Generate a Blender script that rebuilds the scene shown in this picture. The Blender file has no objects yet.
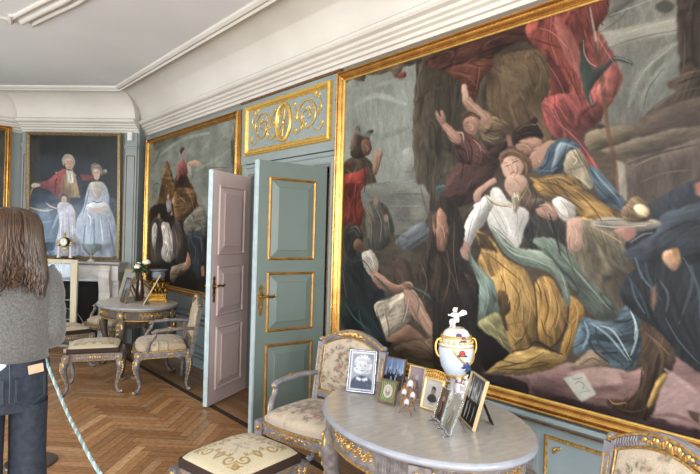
import bpy, bmesh, math, random
import numpy as np
from mathutils import Vector, Matrix
PI = math.pi
S = bpy.context.scene
C = S.collection
random.seed(7)

# ------------------------------------------------------------------ camera, world, lights, exposure
def make_camera():
    cam = bpy.data.cameras.new('camera'); ob = bpy.data.objects.new('camera', cam); C.objects.link(ob)
    ya, pi, ro = [math.radians(a) for a in (41.3, 0.05, 1.52)]
    fw = Vector((math.sin(ya)*math.cos(pi), math.cos(ya)*math.cos(pi), math.sin(pi)))
    r0 = Vector((math.cos(ya), -math.sin(ya), 0)); u0 = r0.cross(fw)
    r = r0*math.cos(ro) + u0*math.sin(ro); u = -r0*math.sin(ro) + u0*math.cos(ro)
    m = Matrix((r, u, -fw)).transposed().to_4x4(); m.translation = Vector((-2.744, 0, 1.55))
    ob.matrix_world = m
    cam.sensor_width = 36; cam.sensor_fit = 'HORIZONTAL'; cam.lens = 526*36/700; cam.clip_start = .05
    S.camera = ob
make_camera()
S.view_settings.view_transform = 'Standard'; S.view_settings.look = 'None'
S.view_settings.gamma = 1; S.view_settings.use_curve_mapping = False
S.view_settings.exposure = -0.14
S.cycles.use_denoising = True
S.cycles.max_bounces = 10; S.cycles.diffuse_bounces = 6
W = bpy.data.worlds.new('daylight'); S.world = W; W.use_nodes = True
bg = W.node_tree.nodes['Background']; bg.inputs[0].default_value = (.62, .78, 1, 1); bg.inputs[1].default_value = 2.2
WIN_Y = (-1.7, .6, 2.85, 5.0, 6.95)          # windows of the outer wall opposite the paintings; fourth added to brighten far table
for wy in WIN_Y:
    L = bpy.data.lights.new('window_daylight', 'AREA'); L.shape = 'RECTANGLE'; L.size = 1.35; L.size_y = 2.3
    L.energy = 95; L.color = (1, .985, .965); zc = 1.75
    if wy > 6: L.size_y = 1.25; L.energy = 40; L.color = (.70, .85, 1); zc = 1.2      # lamp shortened and tinted just to shape its reflection in the portrait
    lo = bpy.data.objects.new('window_daylight', L); C.objects.link(lo)
    lo.location = (-5.52, wy, zc); lo.rotation_euler = (PI/2, 0, -PI/2)
for wx in (-4.2, -1.6):
    L = bpy.data.lights.new('window_daylight', 'AREA'); L.shape = 'RECTANGLE'; L.size = 1.35; L.size_y = 2.3
    L.energy = 230; L.color = (1, .985, .97)
    lo = bpy.data.objects.new('window_daylight', L); C.objects.link(lo)
    lo.location = (wx, -3.12, 1.75); lo.rotation_euler = (PI/2, 0, 0)

# ------------------------------------------------------------------ colour and materials
def lin(h):
    if isinstance(h, str):
        h = [int(h[i:i+2], 16)/255 for i in (0, 2, 4)]
    return [c/12.92 if c <= .04045 else ((c+.055)/1.055)**2.4 for c in h]
MATS = {}
def mat(name, col, rough=.5, metal=0., col2=None, scale=8., amt=.5, bump=0., bscale=60., coat=0., spec=.5, detail=4., stretch=None, trans=0., alpha=1., sheen=0.):
    m = bpy.data.materials.new(name); m.use_nodes = True; nt = m.node_tree; N = nt.nodes; K = nt.links
    b = N['Principled BSDF']
    b.inputs['Roughness'].default_value = rough; b.inputs['Metallic'].default_value = metal
    b.inputs['Specular IOR Level'].default_value = spec
    b.inputs['Coat Weight'].default_value = coat; b.inputs['Coat Roughness'].default_value = .08
    b.inputs['Transmission Weight'].default_value = trans; b.inputs['Alpha'].default_value = alpha
    b.inputs['Sheen Weight'].default_value = sheen
    tc = N.new('ShaderNodeTexCoord'); mp = N.new('ShaderNodeMapping'); K.new(tc.outputs['Object'], mp.inputs[0])
    if stretch: mp.inputs['Scale'].default_value = stretch
    src = None
    if col == 'attr':
        at = N.new('ShaderNodeAttribute'); at.attribute_name = 'Col'; src = at.outputs['Color']
    if col2 or col == 'attr':
        nz = N.new('ShaderNodeTexNoise'); nz.inputs['Scale'].default_value = scale; nz.inputs['Detail'].default_value = detail
        K.new(mp.outputs[0], nz.inputs['Vector'])
        mx = N.new('ShaderNodeMix'); mx.data_type = 'RGBA'
        rp = N.new('ShaderNodeMapRange'); rp.inputs[1].default_value = .35; rp.inputs[2].default_value = .65; rp.inputs[4].default_value = amt
        K.new(nz.outputs[0], rp.inputs[0]); K.new(rp.outputs[0], mx.inputs[0])
        if src:
            K.new(src, mx.inputs[6]); mx.blend_type = 'MULTIPLY'
            mx.inputs[7].default_value = (*lin(col2 or 'c8c8c8'), 1)
        else:
            mx.inputs[6].default_value = (*lin(col), 1); mx.inputs[7].default_value = (*lin(col2), 1)
        K.new(mx.outputs[2], b.inputs['Base Color'])
    elif col != 'attr':
        b.inputs['Base Color'].default_value = (*lin(col), 1)
    if bump:
        n2 = N.new('ShaderNodeTexNoise'); n2.inputs['Scale'].default_value = bscale; n2.inputs['Detail'].default_value = 5
        K.new(mp.outputs[0], n2.inputs['Vector'])
        bp = N.new('ShaderNodeBump'); bp.inputs['Strength'].default_value = bump; bp.inputs['Distance'].default_value = .004
        K.new(n2.outputs[0], bp.inputs['Height']); K.new(bp.outputs[0], b.inputs['Normal'])
    MATS[name] = m
    return m
M = MATS
mat('plaster', 'cdcac2', .85, col2='c0bdb5', scale=1.6, amt=.7, bump=.05, bscale=30)
mat('ceiling_plaster', 'dfe2e2', .9, col2='d0d4d5', scale=.7, amt=.8, bump=.05, bscale=20)
mat('wall_paint', '8a9493', .55, col2='7e8988', scale=2.5, amt=.7, bump=.05, bscale=25)
mat('dado_paint', '8a9aa0', .5, col2='7e9098', scale=3, amt=.7, bump=.05, bscale=25)
mat('door_green', '64726d', .42, col2='5c6a66', scale=3, amt=.7, bump=.06, bscale=20)
mat('door_pink', 'd6c4c2', .45, col2='cab9b8', scale=3, amt=.7, bump=.06, bscale=20)
mat('edge_blue', '9cb0b6', .5, col2='b4c2c4', scale=14, amt=.8, bump=.08)
mat('gilt', 'd0a258', .27, .8, col2='a5763a', scale=14, amt=.6, bump=.12, bscale=90)
mat('gilt_bright', 'e0bf6a', .36, .6, col2='bd9444', scale=30, amt=.6, bump=.1, bscale=120)
mat('gilt_soft', 'd0ac6a', .36, .6, col2='8a6a3c', scale=70, amt=.9, bump=.2, bscale=120)
mat('gilt_door', 'b8863e', .36, .65, col2='7d5526', scale=18, amt=.7, bump=.08)
mat('gilt_dark', '8a6236', .45, .5, col2='5c4028', scale=60, amt=.9, bump=.2, bscale=120)
mat('gilt_pale', 'cdbd92', .4, .4, col2='b39a62', scale=40, amt=.8, bump=.15, bscale=120)
mat('brass', 'b08c4a', .28, .95, col2='6b5026', scale=40, amt=.6)
mat('furniture_paint', '7a7677', .5, col2='565051', scale=34, amt=.9, bump=.12, bscale=80)
mat('furniture_lilac', '8a8992', .5, col2='69646a', scale=26, amt=.7, bump=.1, bscale=80)
mat('furniture_dark', '544940', .5, col2='3f362f', scale=26, amt=.8, bump=.12, bscale=80)
mat('marble', 'a5a19c', .25, col2='85827f', scale=16, amt=.45, detail=9, stretch=(1, 2.6, 1), coat=.15)
mat('marble_brightened', 'cfc9c0', .3, col2='b5aea6', scale=9, amt=.6, detail=9, stretch=(1, 2.6, 1))  # marble copy with brightness put into its colour, for the dimly lit far table
mat('marble_edge', '8f949e', .25, col2='7a808c', scale=14, amt=.6)
mat('canvas', 'attr', .45, col2='c8c8c8', scale=160, amt=.3, bump=.12, bscale=260, spec=.18)
mat('canvas_varnished', 'attr', .3, col2='cccccc', scale=120, amt=.3, bump=.02, bscale=200, coat=.38, spec=.3)
mat('tapestry', 'attr', .9, col2='b0aca6', scale=240, amt=.5, bump=.35, bscale=420, sheen=.2)
mat('photo_print', 'attr', .45, col2='eeeeee', scale=50, amt=.2, spec=.25)
mat('floor_wood', 'attr', .36, col2='b8a48e', scale=5, amt=.5, bump=.03, bscale=60, stretch=(6, 6, 6), spec=.4)
mat('dark_gap', '2a1a10', .8)
mat('velvet_brown', '2a1a12', .8, col2='3a261a', scale=90, amt=.6, bump=.2)
mat('white_paint', 'c9c6c2', .5, col2='aca6a2', scale=9, amt=.7, bump=.1)
mat('stone_white', 'b7b4b4', .5, col2='9c9696', scale=8, amt=.7, bump=.1)
mat('soot', '14110f', .9, col2='241f1c', scale=8, amt=.7)
mat('cream_wood', 'c9bfa4', .5, col2='b5a88a', scale=9, amt=.7, stretch=(1, 1, .2))
mat('plastic_white', 'd6d6d2', .4)
mat('porcelain', 'd2d3d6', .15, coat=.5)
mat('porcelain_blue', 'b7c4d8', .15, col2='c6cfdd', scale=12, amt=.8, coat=.5)
mat('flower_red', 'a03028', .4); mat('flower_purple', '5a3060', .4); mat('flower_blue', '2c3a78', .4)
mat('leaf_green', '3f5a34', .5, col2='28401f', scale=30, amt=.8)
mat('rose_white', 'e6e4d2', .6, col2='d2d0b0', scale=30, amt=.7)
mat('glass', 'f2f6f6', .03, trans=1., spec=.5)
mat('glass_pale', 'dfe8e5', .05, trans=.88)
mat('steel', '9a9da0', .3, .9)
mat('silver', '8f939e', .25, .9, col2='5c6274', scale=40, amt=.7)
mat('black', '121213', .6)
mat('frame_blue', '4a5670', .35, .3)
mat('frame_green', '5c6a3c', .3, col2='7a8658', scale=60, amt=.9, coat=.4)
mat('frame_wood', '6a4e38', .45, col2='4c3626', scale=40, amt=.8)
mat('frame_portrait', '9c8760', .38, .55, col2='6a5a48', scale=60, amt=.9, bump=.2, bscale=120)
mat('frame_cream', 'a69a76', .4, col2='a08c62', scale=40, amt=.8)
mat('hair', '2e2018', .42, col2='49341f', scale=14, amt=.9, stretch=(4, 4, .6), spec=.5)
mat('skin', 'c99a82', .5, col2='c08c74', scale=20, amt=.5)
mat('knit', '636261', .95, col2='4a4a4a', scale=130, amt=.9, bump=.5, bscale=160, sheen=.3)
mat('denim', '1d2430', .85, col2='2b3442', scale=40, amt=.8, bump=.2, bscale=250)
mat('denim_thread', '3c4654', .8)
mat('leather_tan', 'b59a80', .6, col2='a78a70', scale=40, amt=.5)
mat('cotton_white', 'cfd2d6', .9)
mat('rope_blue', '8fb0b4', .8); mat('rope_white', 'cfd6d0', .8)
mat('bronze', '8a8074', .3, .9, col2='6e6458', scale=10, amt=.5)
mat('room_beyond', '8d7d78', .8)
mat('stone_blue', '7d828c', .5, col2='666b76', scale=14, amt=.8)
mat('ormolu', 'a87c2c', .35, .8, col2='6a4a18', scale=40, amt=.7, bump=.2)
mat('vase_brown', '3a2a22', .2, col2='5a4434', scale=12, amt=.7, coat=.5)

# ------------------------------------------------------------------ mesh builder
class G:
    def __init__(s, M=None): s.v = []; s.f = []; s.m = []; s.M = M or Matrix()
    def add(s, vs, fs, m=0):
        b = len(s.v); Mx = s.M
        s.v += [tuple(Mx @ Vector(p)) for p in vs]
        for f in fs: s.f.append([b+i for i in f]); s.m.append(m)
    def box(s, c, d, m=0, R=None):
        x, y, z = [k/2 for k in d]
        P = [Vector(p) for p in ((-x,-y,-z),(x,-y,-z),(x,y,-z),(-x,y,-z),(-x,-y,z),(x,-y,z),(x,y,z),(-x,y,z))]
        if R is not None: P = [R @ p for p in P]
        s.add([p+Vector(c) for p in P], [(0,3,2,1),(4,5,6,7),(0,1,5,4),(1,2,6,5),(2,3,7,6),(3,0,4,7)], m)
    def loft(s, secs, m=0, cap=True, ring=True):
        n = len(secs[0]); vs = [p for q in secs for p in q]; fs = []
        for i in range(len(secs)-1):
            for j in range(n if ring else n-1):
                k = (j+1) % n; fs.append((i*n+j, i*n+k, (i+1)*n+k, (i+1)*n+j))
        if cap and ring: fs.append(tuple(range(n))[::-1]); fs.append(tuple((len(secs)-1)*n+j for j in range(n)))
        s.add(vs, fs, m)
    def lathe(s, prof, c=(0,0,0), n=20, m=0, sx=1., sy=1., rot=None, cap=True):
        secs = []
        for r, z in prof:
            q = [Vector((r*sx*math.cos(2*PI*j/n), r*sy*math.sin(2*PI*j/n), z)) for j in range(n)]
            if rot is not None: q = [rot @ p for p in q]
            secs.append([p+Vector(c) for p in q])
        s.loft(secs, m, cap)
    def tube(s, pts, rad, n=8, m=0, flat=1., cap=True, closed=False):
        P = [Vector(p) for p in pts]; K = len(P)
        R = rad if isinstance(rad, (list, tuple)) else [rad]*K
        T = []
        for i in range(K):
            if closed: t = P[(i+1) % K]-P[i-1]
            else: t = P[min(i+1, K-1)]-P[max(i-1, 0)]
            T.append(t.normalized() if t.length > 1e-9 else Vector((0,0,1)))
        a = Vector((0,0,1)) if abs(T[0].z) < .9 else Vector((1,0,0))
        nrm = (a-T[0]*a.dot(T[0])).normalized(); secs = []
        for i in range(K):
            nrm = nrm-T[i]*nrm.dot(T[i]); nrm = nrm.normalized() if nrm.length > 1e-9 else T[i].orthogonal().normalized()
            bi = T[i].cross(nrm)
            secs.append([P[i]+(nrm*math.cos(2*PI*j/n)+bi*math.sin(2*PI*j/n)*flat)*R[i] for j in range(n)])
        if closed: secs.append(secs[0]); cap = False
        s.loft(secs, m, cap)
    def ell(s, c, r, m=0, n=10, k=7, R=None):
        if not isinstance(r, (tuple, list)): r = (r, r, r)
        c = Vector(c); vs = []; fs = []
        for i in range(1, k):
            for j in range(n):
                a = PI*i/k; b = 2*PI*j/n
                p = Vector((r[0]*math.sin(a)*math.cos(b), r[1]*math.sin(a)*math.sin(b), r[2]*math.cos(a)))
                vs.append(c+(R @ p if R is not None else p))
        for i in range(k-2):
            for j in range(n):
                fs.append((i*n+j, (i+1)*n+j, (i+1)*n+(j+1) % n, i*n+(j+1) % n))
        t = Vector((0,0,r[2])); t = R @ t if R is not None else t
        vs += [c+t, c-t]; q = len(vs)-2
        for j in range(n): fs.append((q, j, (j+1) % n)); fs.append((q+1, (k-2)*n+(j+1) % n, (k-2)*n+j))
        s.add(vs, fs, m)
    def prism(s, poly, axis, lo, hi, m=0):      # poly 2-D, extruded along axis x/y/z
        def P(a, b, t): return {'x': (t, a, b), 'y': (a, t, b), 'z': (a, b, t)}[axis]
        s.loft([[P(a, b, lo) for a, b in poly], [P(a, b, hi) for a, b in poly]], m)
    def rect(s, w, h, prof, m=0, c=(0,0), close=True):   # mitred frame round an opening w x h, in the x-z plane; prof = (outwards, depth y)
        cs = [(-1,-1),(1,-1),(1,1),(-1,1)]; vs = []; fs = []; n = len(prof)
        for sx, sz in cs:
            for t, y in prof: vs.append((c[0]+sx*(w/2+t), y, c[1]+sz*(h/2+t)))
        for i in range(4):
            for k in range(n if close else n-1):
                a, b = k, (k+1) % n; j = (i+1) % 4
                fs.append((i*n+a, j*n+a, j*n+b, i*n+b))
        s.add(vs, fs, m)
    def build(s, name, mats, parent=None, smooth=40, bevel=0., loc=None):
        me = bpy.data.meshes.new(name); me.from_pydata(s.v, [], s.f)
        bm = bmesh.new(); bm.from_mesh(me); bmesh.ops.recalc_face_normals(bm, faces=bm.faces); bm.to_mesh(me); bm.free()
        if isinstance(mats, str): mats = [mats]
        for k in mats: me.materials.append(M[k])
        me.polygons.foreach_set('material_index', s.m)
        if smooth:
            me.polygons.foreach_set('use_smooth', [True]*len(me.polygons)); me.set_sharp_from_angle(angle=math.radians(smooth))
        me.update()
        o = bpy.data.objects.new(name, me); C.objects.link(o)
        if parent: o.parent = parent
        if loc: o.location = loc
        if bevel:
            b = o.modifiers.new('bevel', 'BEVEL'); b.width = bevel; b.segments = 2; b.limit_method = 'ANGLE'
        return o
def tag(o, label=None, cat=None, group=None, kind=None):
    if label: o['label'] = label
    if cat: o['category'] = cat
    if group: o['group'] = group
    if kind: o['kind'] = kind
    return o
def thing(name, label, cat, loc=(0,0,0), rotz=0, group=None):
    o = bpy.data.objects.new(name, None); C.objects.link(o); o.empty_display_size = .1
    o.location = loc; o.rotation_euler = (0, 0, rotz)
    return tag(o, label, cat, group)
def struct(o): return tag(o, kind='structure')
def dup(root, loc, rotz, label, group=None):
    r = root.copy(); C.objects.link(r); r.location = loc; r.rotation_euler = (0, 0, rotz); r['label'] = label
    if group: r['group'] = group
    for ch in list(root.children):
        c = ch.copy(); C.objects.link(c); c.parent = r
        for g in list(ch.children):
            d = g.copy(); C.objects.link(d); d.parent = c
    return r
def smoothpath(pts, n=6, closed=False):
    P = [np.array(p, float) for p in pts]; K = len(P); out = []
    rng = range(K if closed else K-1)
    for i in rng:
        if closed: a, b, c, d = P[i-1], P[i], P[(i+1) % K], P[(i+2) % K]
        else: a, b, c, d = P[max(i-1,0)], P[i], P[i+1], P[min(i+2,K-1)]
        for k in range(n):
            t = k/n
            out.append(.5*((2*b)+(c-a)*t+(2*a-5*b+4*c-d)*t*t+(3*b-a-3*c+d)*t**3))
    if not closed: out.append(P[-1])
    return out
def interp(keys, ts):
    return [float(np.interp(t, [k[0] for k in keys], [k[1] for k in keys])) for t in ts]

# ------------------------------------------------------------------ painter: oil paint, prints and woven pattern laid into a vertex colour grid
def vnoise(x, y, seed=0):
    xi = np.floor(x); yi = np.floor(y); fx = x-xi; fy = y-yi
    fx = fx*fx*(3-2*fx); fy = fy*fy*(3-2*fy)
    def h(a, b): v = np.sin(a*127.1+b*311.7+seed*74.7)*43758.5453; return v-np.floor(v)
    return (h(xi,yi)*(1-fx)+h(xi+1,yi)*fx)*(1-fy)+(h(xi,yi+1)*(1-fx)+h(xi+1,yi+1)*fx)*fy
def blur1(a, n):
    n = int(n)
    if n < 1: return a
    for ax in (0, 1):
        p = np.pad(a, [(n+1, n) if k == ax else (0, 0) for k in (0, 1)], mode='edge')
        c = np.cumsum(p, axis=ax); L = a.shape[ax]
        a = (np.take(c, range(2*n+1, 2*n+1+L), ax)-np.take(c, range(0, L), ax))/(2*n+1)
    return a
class Paint:
    def __init__(s, w, h, nx, base='3a3028', var=.12):
        s.w, s.h = w, h; s.nx = nx; s.ny = max(2, int(round(nx*h/w))); s.d = w/(s.nx-1)
        xs = np.linspace(0, w, s.nx); ys = np.linspace(0, h, s.ny)
        s.X, s.Y = np.meshgrid(xs, ys); s.seed = 1; s.vol = 0.; s.fold = 0.; s.wob = 0.; s.q = 0.
        s.im = np.ones((s.ny, s.nx, 3))*np.array(rgb(base))
    def _win(s, x0, x1, y0, y1):
        i0 = max(0, int(x0/s.d)-1); i1 = min(s.nx, int(x1/s.d)+3)
        dy = s.h/(s.ny-1); j0 = max(0, int(y0/dy)-1); j1 = min(s.ny, int(y1/dy)+3)
        return (slice(j0, j1), slice(i0, i1)) if i1 > i0 and j1 > j0 else None
    def _lay(s, sl, al, col, amp, ang=None):
        s.seed += 1; col = np.array(rgb(col)); x = s.X[sl]; y = s.Y[sl]
        if amp:
            q = s.q or 9*s.d
            a = ang if ang is not None else (s.seed*2.399) % PI
            wx = x+q*1.6*(vnoise(x/(q*4), y/(q*4), s.seed+31)-.5); wy = y+q*1.6*(vnoise(x/(q*4), y/(q*4), s.seed+37)-.5)
            u = wx*math.cos(a)+wy*math.sin(a); v = -wx*math.sin(a)+wy*math.cos(a)
            n = (vnoise(u/(q*3.2), v/q, s.seed)-.5)*.9+(vnoise(u/q, v/(q*.28), s.seed+9)-.5)*.6+(vnoise(x/(q*6), y/(q*6), s.seed+5)-.5)*1.3
            if s.fold and amp >= .25:
                f = vnoise(u/(q*5.5), v/(q*1.3), s.seed+17); k = s.fold
                n = n-k*1.5*np.exp(-((f-.42)/.05)**2)+k*1.0*np.exp(-((f-.56)/.06)**2)-k*.7*np.exp(-((f-.72)/.04)**2)
            cc = col*(1+amp*n[..., None]*1.3)
        else: cc = col
        s.im[sl] = s.im[sl]*(1-al[..., None])+np.clip(cc, 0, 1)*al[..., None]
    def poly(s, col, soft, amp, pts, curve=True):
        P = np.array(smoothpath(pts, 4, True) if curve and len(pts) > 4 else pts)
        g = soft+s.wob+2*s.d
        sl = s._win(P[:,0].min()-g, P[:,0].max()+g, P[:,1].min()-g, P[:,1].max()+g)
        if sl is None: return
        x = s.X[sl]; y = s.Y[sl]; ins = np.zeros(x.shape, bool)
        if s.wob and curve:
            k = .05; wob = min(s.wob, .06*math.sqrt(max(1e-9, (P[:,0].max()-P[:,0].min())*(P[:,1].max()-P[:,1].min())))); x, y = x+wob*(vnoise(x/k, y/k, s.seed+51)+.5*vnoise(x/k*3, y/k*3, s.seed+53)-.75), y+wob*(vnoise(x/k, y/k, s.seed+57)+.5*vnoise(x/k*3, y/k*3, s.seed+59)-.75)
        for (ax, ay), (bx, by) in zip(P, np.roll(P, -1, 0)):
            if ay == by: continue
            ins ^= ((ay > y) != (by > y)) & (x < (bx-ax)*(y-ay)/(by-ay)+ax)
        if not ins.any(): return
        al = blur1(ins.astype(float), max(1, soft/s.d*.5)); al = blur1(al, max(1, soft/s.d*.35))
        X_ = s.X[sl][ins]; Y_ = s.Y[sl][ins]; cxx = X_.var(); cyy = Y_.var(); cxy = ((X_-X_.mean())*(Y_-Y_.mean())).mean()
        ang = .5*math.atan2(2*cxy, cxx-cyy) if s.fold else None
        s._lay(sl, al, col, amp, ang)
        if s.vol and amp > .11 and len(pts) > 4:
            R = max(2, int(min(.05, .20*math.sqrt(ins.sum())*s.d)/s.d)); hg = blur1(blur1(ins.astype(float), R), R)
            gy, gx = np.gradient(hg); sh = np.clip((gx*.75+gy*.9)*R*1.6, -1.3, 1)*s.vol*(.45 if amp < .18 else 1)
            s.im[sl] = np.clip(s.im[sl]*(1+(sh*al)[..., None]), 0, 1)
    def stroke(s, col, w, pts, taper=True):
        P = np.array(smoothpath(pts, 5)); g = w+2*s.d
        sl = s._win(P[:,0].min()-g, P[:,0].max()+g, P[:,1].min()-g, P[:,1].max()+g)
        if sl is None: return
        x = s.X[sl]; y = s.Y[sl]; best = np.full(x.shape, 9.); n = len(P)-1
        for i in range(n):
            a, b = P[i], P[i+1]; d = b-a; L = d@d+1e-12
            t = np.clip(((x-a[0])*d[0]+(y-a[1])*d[1])/L, 0, 1)
            r = w/2*(math.sin(PI*(.12+.76*(i+.5)/n)) if taper else 1)
            best = np.minimum(best, np.hypot(x-a[0]-t*d[0], y-a[1]-t*d[1])/max(r, s.d*.5))
        s._lay(sl, np.clip(1.45-best*.8, 0, 1)**1.2*(.72 if s.fold else 1), col, .12)
    def ell(s, col, soft, amp, c, r, rot=0):
        s.poly(col, soft, amp, [(c[0]+r[0]*math.cos(t)*math.cos(rot)-r[1]*math.sin(t)*math.sin(rot), c[1]+r[0]*math.cos(t)*math.sin(rot)+r[1]*math.sin(t)*math.cos(rot)) for t in np.linspace(0, 2*PI, 14)[:-1]])
    def run(s, txt):
        for ln in txt.strip().split('\n'):
            k, col, a, b, *pp = ln.split(); pts = [tuple(float(v)/1000 for v in p.split(',')) for p in pp]
            if k in 'PQ': s.poly(col, float(a)/1000, float(b)/100, pts, k == 'P')
            elif k == 'S': s.stroke(col, float(a)/1000, pts)
            else: s.ell(col, float(a)/1000, float(b)/100, pts[0], pts[1])
    def colors(s): return np.array(lin_np(np.clip(s.im, 0, 1)))
    def sheet(s, name, mt, parent, y=0., loc=None, fn=None):    # flat sheet in local x-z, x to the viewer's right, top first
        nx, ny = s.nx, s.ny
        co = np.zeros((ny, nx, 3)); co[..., 0] = s.X-s.w/2; co[..., 1] = y; co[..., 2] = s.h/2-s.Y
        if fn: co = fn(s, co)
        return grid_mesh(name, co, s.colors(), mt, parent, loc)
def rgb(h): return [int(h[i:i+2], 16)/255 for i in (0, 2, 4)]
def lin_np(a): return np.where(a <= .04045, a/12.92, ((a+.055)/1.055)**2.4)
def grid_mesh(name, co, col, mt, parent=None, loc=None, flip=False):
    ny, nx = co.shape[:2]
    me = bpy.data.meshes.new(name); idx = np.arange(ny*nx).reshape(ny, nx)
    q = np.stack([idx[:-1,:-1], idx[1:,:-1], idx[1:,1:], idx[:-1,1:]], -1).reshape(-1, 4)
    if flip: q = q[:, ::-1]
    nf = len(q)
    me.vertices.add(ny*nx); me.vertices.foreach_set('co', co.reshape(-1).astype(np.float32))
    me.loops.add(nf*4); me.loops.foreach_set('vertex_index', q.reshape(-1).astype(np.int32))
    me.polygons.add(nf); me.polygons.foreach_set('loop_start', np.arange(0, nf*4, 4, dtype=np.int32))
    me.update(calc_edges=True)
    ca = me.color_attributes.new('Col', 'FLOAT_COLOR', 'POINT')
    ca.data.foreach_set('color', np.concatenate([col.reshape(-1, 3), np.ones((ny*nx, 1))], 1).reshape(-1).astype(np.float32))
    me.polygons.foreach_set('use_smooth', np.ones(nf, bool)); me.materials.append(M[mt]); me.update()
    o = bpy.data.objects.new(name, me); C.objects.link(o)
    if parent: o.parent = parent
    if loc: o.location = loc
    return o

# ================================================================== THE ROOM
BW = 1.701
RX, RYB, RYF, RXL = 0.05, -3.2, 8.803, -5.6        # paintings wall, rear wall, far wall, window wall
R45 = math.sqrt(.5)
def room_path(d):
    t = d/.54
    lp = lambda a, b: (a[0]+(b[0]-a[0])*t, a[1]+(b[1]-a[1])*t)
    A = lp((0, 7.6), (-.54, 7.096)); B = lp((-.14, 7.46), (-.54, 7.096))
    def mirror(p):                     # the far end of the canted wall mirrors the near end
        s = (p[0]+.14)*-R45+(p[1]-7.46)*R45; off = (p[0]+.14)*-R45+(p[1]-7.46)*-R45
        v = B_(BW-s, off, 0); return (v.x, v.y)
    return [(-d, RYB+d), A, B, mirror(B), mirror(A), (RXL+d, RYF-d), (RXL+d, RYB+d)]
def sweep_room(rows, name, mt, smooth=25):
    g = G(); vs = []; fs = []
    for d, z in rows: vs += [(x, y, z) for x, y in room_path(d)]
    n = 7
    for i in range(len(rows)-1):
        for j in range(n):
            k = (j+1) % n; fs.append((i*n+j, i*n+k, (i+1)*n+k, (i+1)*n+j))
    g.add(vs, fs); o = g.build(name, mt, smooth=smooth)
    return struct(o)
def B_(s, off, z):      # a point on the canted fireplace wall: s along it from its near corner, off = out into the room
    return Vector((-.14-R45*s-R45*off, 7.46+R45*s-R45*off, z))

# floor: herringbone blocks, a dark fillet and a border of long boards along the wall
def make_floor():
    g = G(); g.box((-2.4, 2.9, -.06), (7.6, 12.6, .11)); base = struct(g.build('floor', 'dark_gap'))
    Lp, w, gp = .45, .075, .0012; vs = []; fs = []; cs = []
    rnd = random.Random(3)
    pal = [rgb(c) for c in ('aa825a', 'a2784f', 'b18a63', '9a7048', 'ac8459', 'a67b53', 'b8936b', '9d734c')]
    def quad(ps, c):
        b = len(vs); vs.extend([(x, y, 0) for x, y in ps]); fs.append((b, b+1, b+2, b+3)); cs.extend([c]*4)
    def board(x, y, lx, ly, tr):
        c0 = rnd.choice(pal); k = rnd.uniform(.9, 1.08)
        for i in range(3):
            f = rnd.uniform(.95, 1.05)*k; c = [v*f for v in c0]
            if lx > ly: a, b = (x+gp, y+gp+(ly-2*gp)*i/3), (x+lx-gp, y+gp+(ly-2*gp)*(i+1)/3)
            else: a, b = (x+gp+(lx-2*gp)*i/3, y+gp), (x+gp+(lx-2*gp)*(i+1)/3, y+ly-gp)
            quad([tr(*p) for p in ((a[0], a[1]), (b[0], a[1]), (b[0], b[1]), (a[0], b[1]))], c)
    tr = lambda x, y: ((x-y)*R45-2.9, (x+y)*R45+2)
    for k in range(-140, 150):
        for j in range(-12, 13):
            for (x, y, lx, ly) in ((k*w+2*Lp*j, k*w, Lp, w), (k*w+Lp+2*Lp*j, (k+1)*w-Lp, w, Lp)):
                cx, cy = tr(x+lx/2, y+ly/2)
                if -5.7 < cx < -.40 and -3.2 < cy < 8.9: board(x, y, lx, ly, tr)
    me = bpy.data.meshes.new('parquet'); me.from_pydata(vs, [], fs)
    ca = me.color_attributes.new('Col', 'FLOAT_COLOR', 'POINT')
    ca.data.foreach_set('color', np.array([[*lin(c), 1] for c in cs], np.float32).reshape(-1))
    me.materials.append(M['floor_wood']); o = bpy.data.objects.new('parquet', me); C.objects.link(o); o.parent = base; o.location.z = .0
    # border boards, laid along the wall just above
    vs.clear(); fs.clear(); cs.clear(); idn = lambda x, y: (x, y)
    for i in range(9):
        x = -.50+i*.09; y = -3.2+rnd.uniform(-1, 0)
        while y < 7.7:
            L = rnd.uniform(1.3, 2.2); board(x, y, .09, L, idn); y += L
    me = bpy.data.meshes.new('border_boards'); me.from_pydata(vs, [], fs)
    ca = me.color_attributes.new('Col', 'FLOAT_COLOR', 'POINT')
    ca.data.foreach_set('color', np.array([[*lin([v*.86 for v in c]), 1] for c in cs], np.float32).reshape(-1))
    me.materials.append(M['floor_wood']); o = bpy.data.objects.new('border_boards', me); C.objects.link(o); o.parent = base; o.location.z = .003
    g = G(); g.box((-.525, 2.2, .0015), (.05, 10.9, .006)); g.build('border_fillet', 'velvet_brown', base)
    g = G(); g.box((1.2, 4.0, -.05), (1.6, 3, .11)); struct(g.build('floor_beyond', 'frame_wood'))
make_floor()

# ceiling, cove, cornice
g = G(); g.box((-2.8, 2.8, 3.46), (6.4, 12.8, .1)); struct(g.build('ceiling', 'ceiling_plaster'))
cove = [(.13+.41*(1-math.cos(a)), 3.10+.31*math.sin(a)) for a in [PI/2*i/12 for i in range(13)]]
sweep_room(cove, 'ceiling_cove', 'plaster', 50)
sweep_room([(-.08, 2.92), (.012, 2.92), (.02, 2.945), (.04, 2.95), (.045, 2.975), (.075, 2.985), (.08, 3.0), (.105, 3.01), (.115, 3.03), (.15, 3.04), (.165, 3.055), (.17, 3.075), (.155, 3.09), (.13, 3.1), (.05, 3.1)], 'trim_cornice', 'plaster', 20)
sweep_room([(.50, 3.40), (.505, 3.372), (.53, 3.362), (.545, 3.378), (.57, 3.374), (.595, 3.39), (.60, 3.411)], 'trim_ceiling_moulding', 'plaster', 30)

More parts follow.
